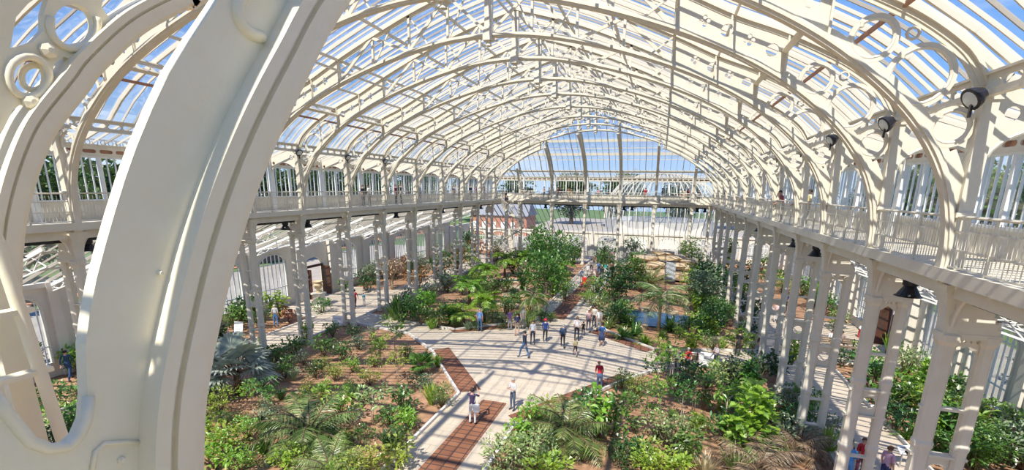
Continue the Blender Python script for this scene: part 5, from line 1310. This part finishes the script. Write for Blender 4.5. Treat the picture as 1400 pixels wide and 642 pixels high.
# ------------------------------------------------------------------ near end: big ribs next to the viewer
def near_rib(X,inner,outer,label,name='roof_rib',holes=(),half=.14,extra=None,low=None):
    r=empty(name,(X,1.7,GZ),0,label,'roof rib','ribs of the near hipped end'); O=Vector((X,1.7,GZ))
    yi=[(atx(a,b,X+half).y,atx(a,b,X+half).z) for a,b in inner]
    yi=[(yi[0][0]-.02,GZ-.3)]+yi if yi[0][1]>GZ-.3 else yi
    last=yi[-1]
    up=[(4.6,12.9),(6.3,14.1),(8.6,15.2),(11.2,16.2)]
    yi=yi+[p for p in up if p[0]>last[0]+.6 and p[1]>last[1]+.3]
    path=cr(yi,6)
    fn=lambda a,b,t: Vector((X+t,a,b))-O
    fl=MB(); h=half
    strip(fl,path,.0,.05,-h*.82,h*.82,fn); strip(fl,path,.05,.16,-h,h,fn); strip(fl,path,.16,.195,-h*.78,h*.78,fn); strip(fl,path,.195,.265,-h,h,fn)
    fl.build('moulded_flange',M['iron2'],r)
    wb=MB()
    yo=[(atx(a,b,X).y,atx(a,b,X).z) for a,b in outer]
    o2=[p for p in cr(yo,4)]
    inn=[(p[0]-.2,p[1]) for p in path if p[1]>=o2[0][1]-1.2 and p[1]<=o2[-1][1]+.1]
    outl=o2+inn[::-1]
    hl=[[(atx(a,b,X).y,atx(a,b,X).z) for a,b in hh] for hh in holes]
    plate(wb,outl,hl,-.03,.03,fn)
    # continue web above the traced part
    top=[p for p in path if p[1]>o2[-1][1]]
    if len(top)>2: strip(wb,top,.2,.75,-.03,.03,fn)
    wb.build('web_plate',M['iron2'],r)
    if extra: extra(r,fn,O)
    return r,O
def pc(cx,cy,r,n=18,a0=0,a1=2*PI): return [(cx+r*math.cos(a0+(a1-a0)*i/n),cy+r*math.sin(a0+(a1-a0)*i/n)) for i in range(n+(0 if abs(a1-a0-2*PI)<.01 else 1))]
def trace(r,O,X,pts,rad,name,close=False,off=0): 
    mb=MB(); mb.tube([atx(a,b,X)+Vector((off,0,0))-O for a,b in pts],rad,8,close=close); mb.build(name,M['iron2'],r,smooth=True)
XB=-2.2
def exB(r,fn,O):
    trace(r,O,XB,[(-30,520),(0,560),(18,582),(35,602),(60,611),(86,608),(101,593),(111,572),(114,540)],.022,'saddle_moulding',off=.03)
    trace(r,O,XB,[(118,642),(122,615),(134,604),(160,602),(186,603)],.010,'panel_bead',off=.035)
    for a,b,s in ((158,626,.016),(211,372,.014)):
        c=atx(a,b,XB)+Vector((.03,0,0))-O; mb=MB(); mb.lathe([(s,0),(s,.012),(s*.6,.02)],6); o=mb.build('bolt',M['iron2'],r,c); o.rotation_euler=(0,PI/2,0)
    trace(r,O,XB,pc(354,14,37,16,PI*.52,PI*1.55),.035,'scroll_ring',off=.03)
def big_rib(X,inner,outer,holes,label,half,t=(.05,.16,.195,.265)):
    O=Vector((X,1.7,GZ)); r=empty('roof_rib',O,0,label,'roof rib','ribs of the near hipped end')
    yi=[(atx(a,b,X+half).y,atx(a,b,X+half).z) for a,b in inner]
    last=yi[-1]; yi=yi+[p for p in [(4.6,12.9),(6.3,14.1),(8.6,15.2),(11.2,16.2)] if p[0]>last[0]+.6 and p[1]>last[1]+.3]
    path=cr(yi,6); fn=lambda a,b,t: Vector((X+t,a,b))-O; h=half; fl=MB()
    strip(fl,path,0,t[0],-h*.80,h*.80,fn); strip(fl,path,t[0],t[1],-h,h,fn); strip(fl,path,t[1],t[2],-h*.76,h*.76,fn); strip(fl,path,t[2],t[3],-h,h,fn)
    fl.build('moulded_flange',M['iron2'],r)
    P2=lambda q: (atx(q[0],q[1],X).y,atx(q[0],q[1],X).z)
    wb=MB(); plate(wb,[P2(q) for q in outer],[[P2(q) for q in hh] for hh in holes],-.03,.03,fn)
    strip(wb,[p for p in path if p[1]>last[1]-.1],.2,.8,-.027,.027,fn)
    wb.build('web_plate',M['iron2'],r); return r,O
XB=-2.2
r,O=big_rib(XB,[(284,720),(285,642),(288,560),(300,480),(330,350),(370,230),(420,120),(485,0)],
 [(250,800),(-80,800),(-80,500),(-30,525),(0,560),(18,582),(35,602),(60,611),(86,608),(101,593),(110,572),(113,540),(110,470),(116,425),(125,380),(137,335),(150,290),(164,245),(180,200),(201,150),(225,100),(254,55),(285,10),(330,-60),(440,-60),(400,10),(350,120),(290,250),(255,380),(240,500),(238,640)],[],
 'massive cream iron rib with moulded edge filling the left foreground',.14)
exB(r,None,O)
XA=-4.3
r,O=big_rib(XA,[(60,640),(44,560),(38,480),(34,400),(36,340),(42,295),(55,245),(72,200),(90,170),(125,125),(145,98),(199,47),(260,12),(300,-10)],
 [(30,700),(-60,700),(-60,-60),(330,-60),(290,-20),(250,0),(190,34),(140,76),(112,112),(80,155),(60,190),(42,235),(30,285),(25,340),(24,400),(26,480),(32,560)],
 [pc(34,105,26),pc(96,34,28),[(10,66),(18,24),(34,6),(58,-12),(62,0),(56,20),(56,42),(40,58),(24,64)],[(-20,210),(0,178),(14,150),(26,142),(40,146),(34,170),(18,205),(6,250),(0,300),(-2,400),(-30,400)],[(150,-50),(230,-50),(200,-5),(150,30),(135,10)],[(70,88),(84,78),(96,82),(90,98),(76,112),(68,104)]],
 'cream iron rib with scroll rings behind the massive foreground rib',.11,(.03,.11,.13,.18))
trace(r,O,XA,pc(34,105,28),.026,'scroll_ring',True,.04); trace(r,O,XA,pc(96,34,33,18,-.3,PI+.3),.026,'scroll_ring',False,.04); trace(r,O,XA,pc(50,106,17,14,0.5,5.5),.02,'scroll_ring',False,-.03)
for a,b in ((59,70),(36,140),(160,30),(118,72),(100,118)):
    c=atx(a,b,XA)+Vector((.04,0,0))-O; mb=MB(); mb.lathe([(.05,0),(.05,.03),(.02,.05)],8); o=mb.build('bolt',M['iron2'],r,c); o.rotation_euler=(0,PI/2,0)
# post and pipe in front of it
X=-3.6
p1,p2=atx(-4,330,X),atx(86,602,X)
r=empty('service_post',(X,p1.y,GZ),0,'cream post with a thick vertical pipe at the extreme left','post'); O=Vector((X,p1.y,GZ))
mb=MB(); mb.tube([p1-O+Vector((0,-.1,.5)),p1-O,p2-O,p2-O+(p2-p1)*.35],.035,10); mb.build('pipe',M['iron2'],r,smooth=True)
q1,q2=atx(-34,300,X-.2),atx(48,610,X-.2); mb=MB(); mb.bar(q1-O,q2-O+(q2-q1)*.3,.12,.06,up=(1,0,0)); mb.build('post_face',M['iron2'],r)
for t in (.32,.62): 
    c=p1.lerp(p2,t)-O; mb=MB(); mb.bar(c+Vector((-.02,-.3,0)),c+Vector((-.02,.06,0)),.09,.03); mb.build('pipe_clamp',M['iron2'],r)
for i,x in enumerate((-9.7,-14.2,-18.7)):
    jack('hip_rib','cream iron rib of the near hipped end, %s left of the massive foreground rib'%['third','fourth','fifth'][i],abs(x-CX),lambda a,b,t,x=x: Vector((x+t,YN+(13.32-a)/EN,b)),'ribs of the near hipped end')
walkway('gallery_walkway','cream iron gallery walkway of the near end under the viewer',CX-OR-2.2,CX+OR+2.2,lambda u,v,z: Vector((u,1.35-v*.82,z)))

# ------------------------------------------------------------------ sky, sun, camera
w=bpy.data.worlds.new('sky'); sc.world=w; w.use_nodes=True; nt=w.node_tree; nt.nodes.clear()
out=nt.nodes.new('ShaderNodeOutputWorld'); bg=nt.nodes.new('ShaderNodeBackground'); tc=nt.nodes.new('ShaderNodeTexCoord')
sep=nt.nodes.new('ShaderNodeSeparateXYZ'); nt.links.new(tc.outputs['Generated'],sep.inputs[0])
gr=nt.nodes.new('ShaderNodeValToRGB'); gr.color_ramp.elements[0].position=.0; gr.color_ramp.elements[0].color=(.50,.66,.86,1); gr.color_ramp.elements[1].position=.55; gr.color_ramp.elements[1].color=(.06,.22,.68,1)
e=gr.color_ramp.elements.new(.18); e.color=(.18,.40,.82,1)
nt.links.new(sep.outputs['Z'],gr.inputs['Fac'])
mp=nt.nodes.new('ShaderNodeMapping'); mp.inputs['Scale'].default_value=(1.2,1.2,3.2); nt.links.new(tc.outputs['Generated'],mp.inputs[0])
no=nt.nodes.new('ShaderNodeTexNoise'); no.inputs['Scale'].default_value=2.6; no.inputs['Detail'].default_value=9; no.inputs['Roughness'].default_value=.6; nt.links.new(mp.outputs[0],no.inputs['Vector'])
cl=nt.nodes.new('ShaderNodeValToRGB'); cl.color_ramp.elements[0].position=.53; cl.color_ramp.elements[1].position=.80; cl.color_ramp.elements[0].color=(0,0,0,1); cl.color_ramp.elements[1].color=(.85,.85,.85,1); nt.links.new(no.outputs['Fac'],cl.inputs['Fac'])
mx=nt.nodes.new('ShaderNodeMix'); mx.data_type='RGBA'; nt.links.new(cl.outputs['Color'],mx.inputs[0]); nt.links.new(gr.outputs['Color'],mx.inputs[6]); mx.inputs[7].default_value=(.95,.97,1,1)
nt.links.new(mx.outputs[2],bg.inputs['Color']); bg.inputs['Strength'].default_value=SKY; nt.links.new(bg.outputs[0],out.inputs[0])
sun=bpy.data.lights.new('sun','SUN'); sun.energy=SUN; sun.angle=math.radians(.6); sun.color=(1,.94,.84); so=bpy.data.objects.new('sun',sun); COL.objects.link(so)
el,az=math.radians(53),math.radians(84)     # light travels towards +y and slightly +x
d=Vector((math.cos(az)*math.cos(el),math.sin(az)*math.cos(el),-math.sin(el))); so.rotation_euler=d.to_track_quat('-Z','Y').to_euler(); so.location=(-20,-40,60)
cam=bpy.data.cameras.new('camera'); co=bpy.data.objects.new('camera',cam); COL.objects.link(co); sc.camera=co
cam.sensor_fit='HORIZONTAL'; cam.sensor_width=36; cam.lens=36*F/1400; cam.shift_y=-(321-CY)/1400*1.0; cam.clip_start=.05; cam.clip_end=900
co.location=(0,0,CAMZ)
R_=Matrix.Rotation(YAW,3,'Z')@Matrix.Rotation(PI/2-PITCH,3,'X')@Matrix.Rotation(ROLLS,3,'Z')
co.rotation_euler=R_.to_euler()
sc.view_settings.view_transform='Standard'; sc.view_settings.look='None'; sc.view_settings.gamma=1; sc.view_settings.use_curve_mapping=False; sc.view_settings.exposure=EXPO
cy=sc.cycles; cy.max_bounces=8; cy.diffuse_bounces=4; cy.glossy_bounces=3; cy.transmission_bounces=4; cy.transparent_max_bounces=24; cy.use_denoising=True; cy.sample_clamp_indirect=6
cy.use_adaptive_sampling=True; cy.adaptive_threshold=.03
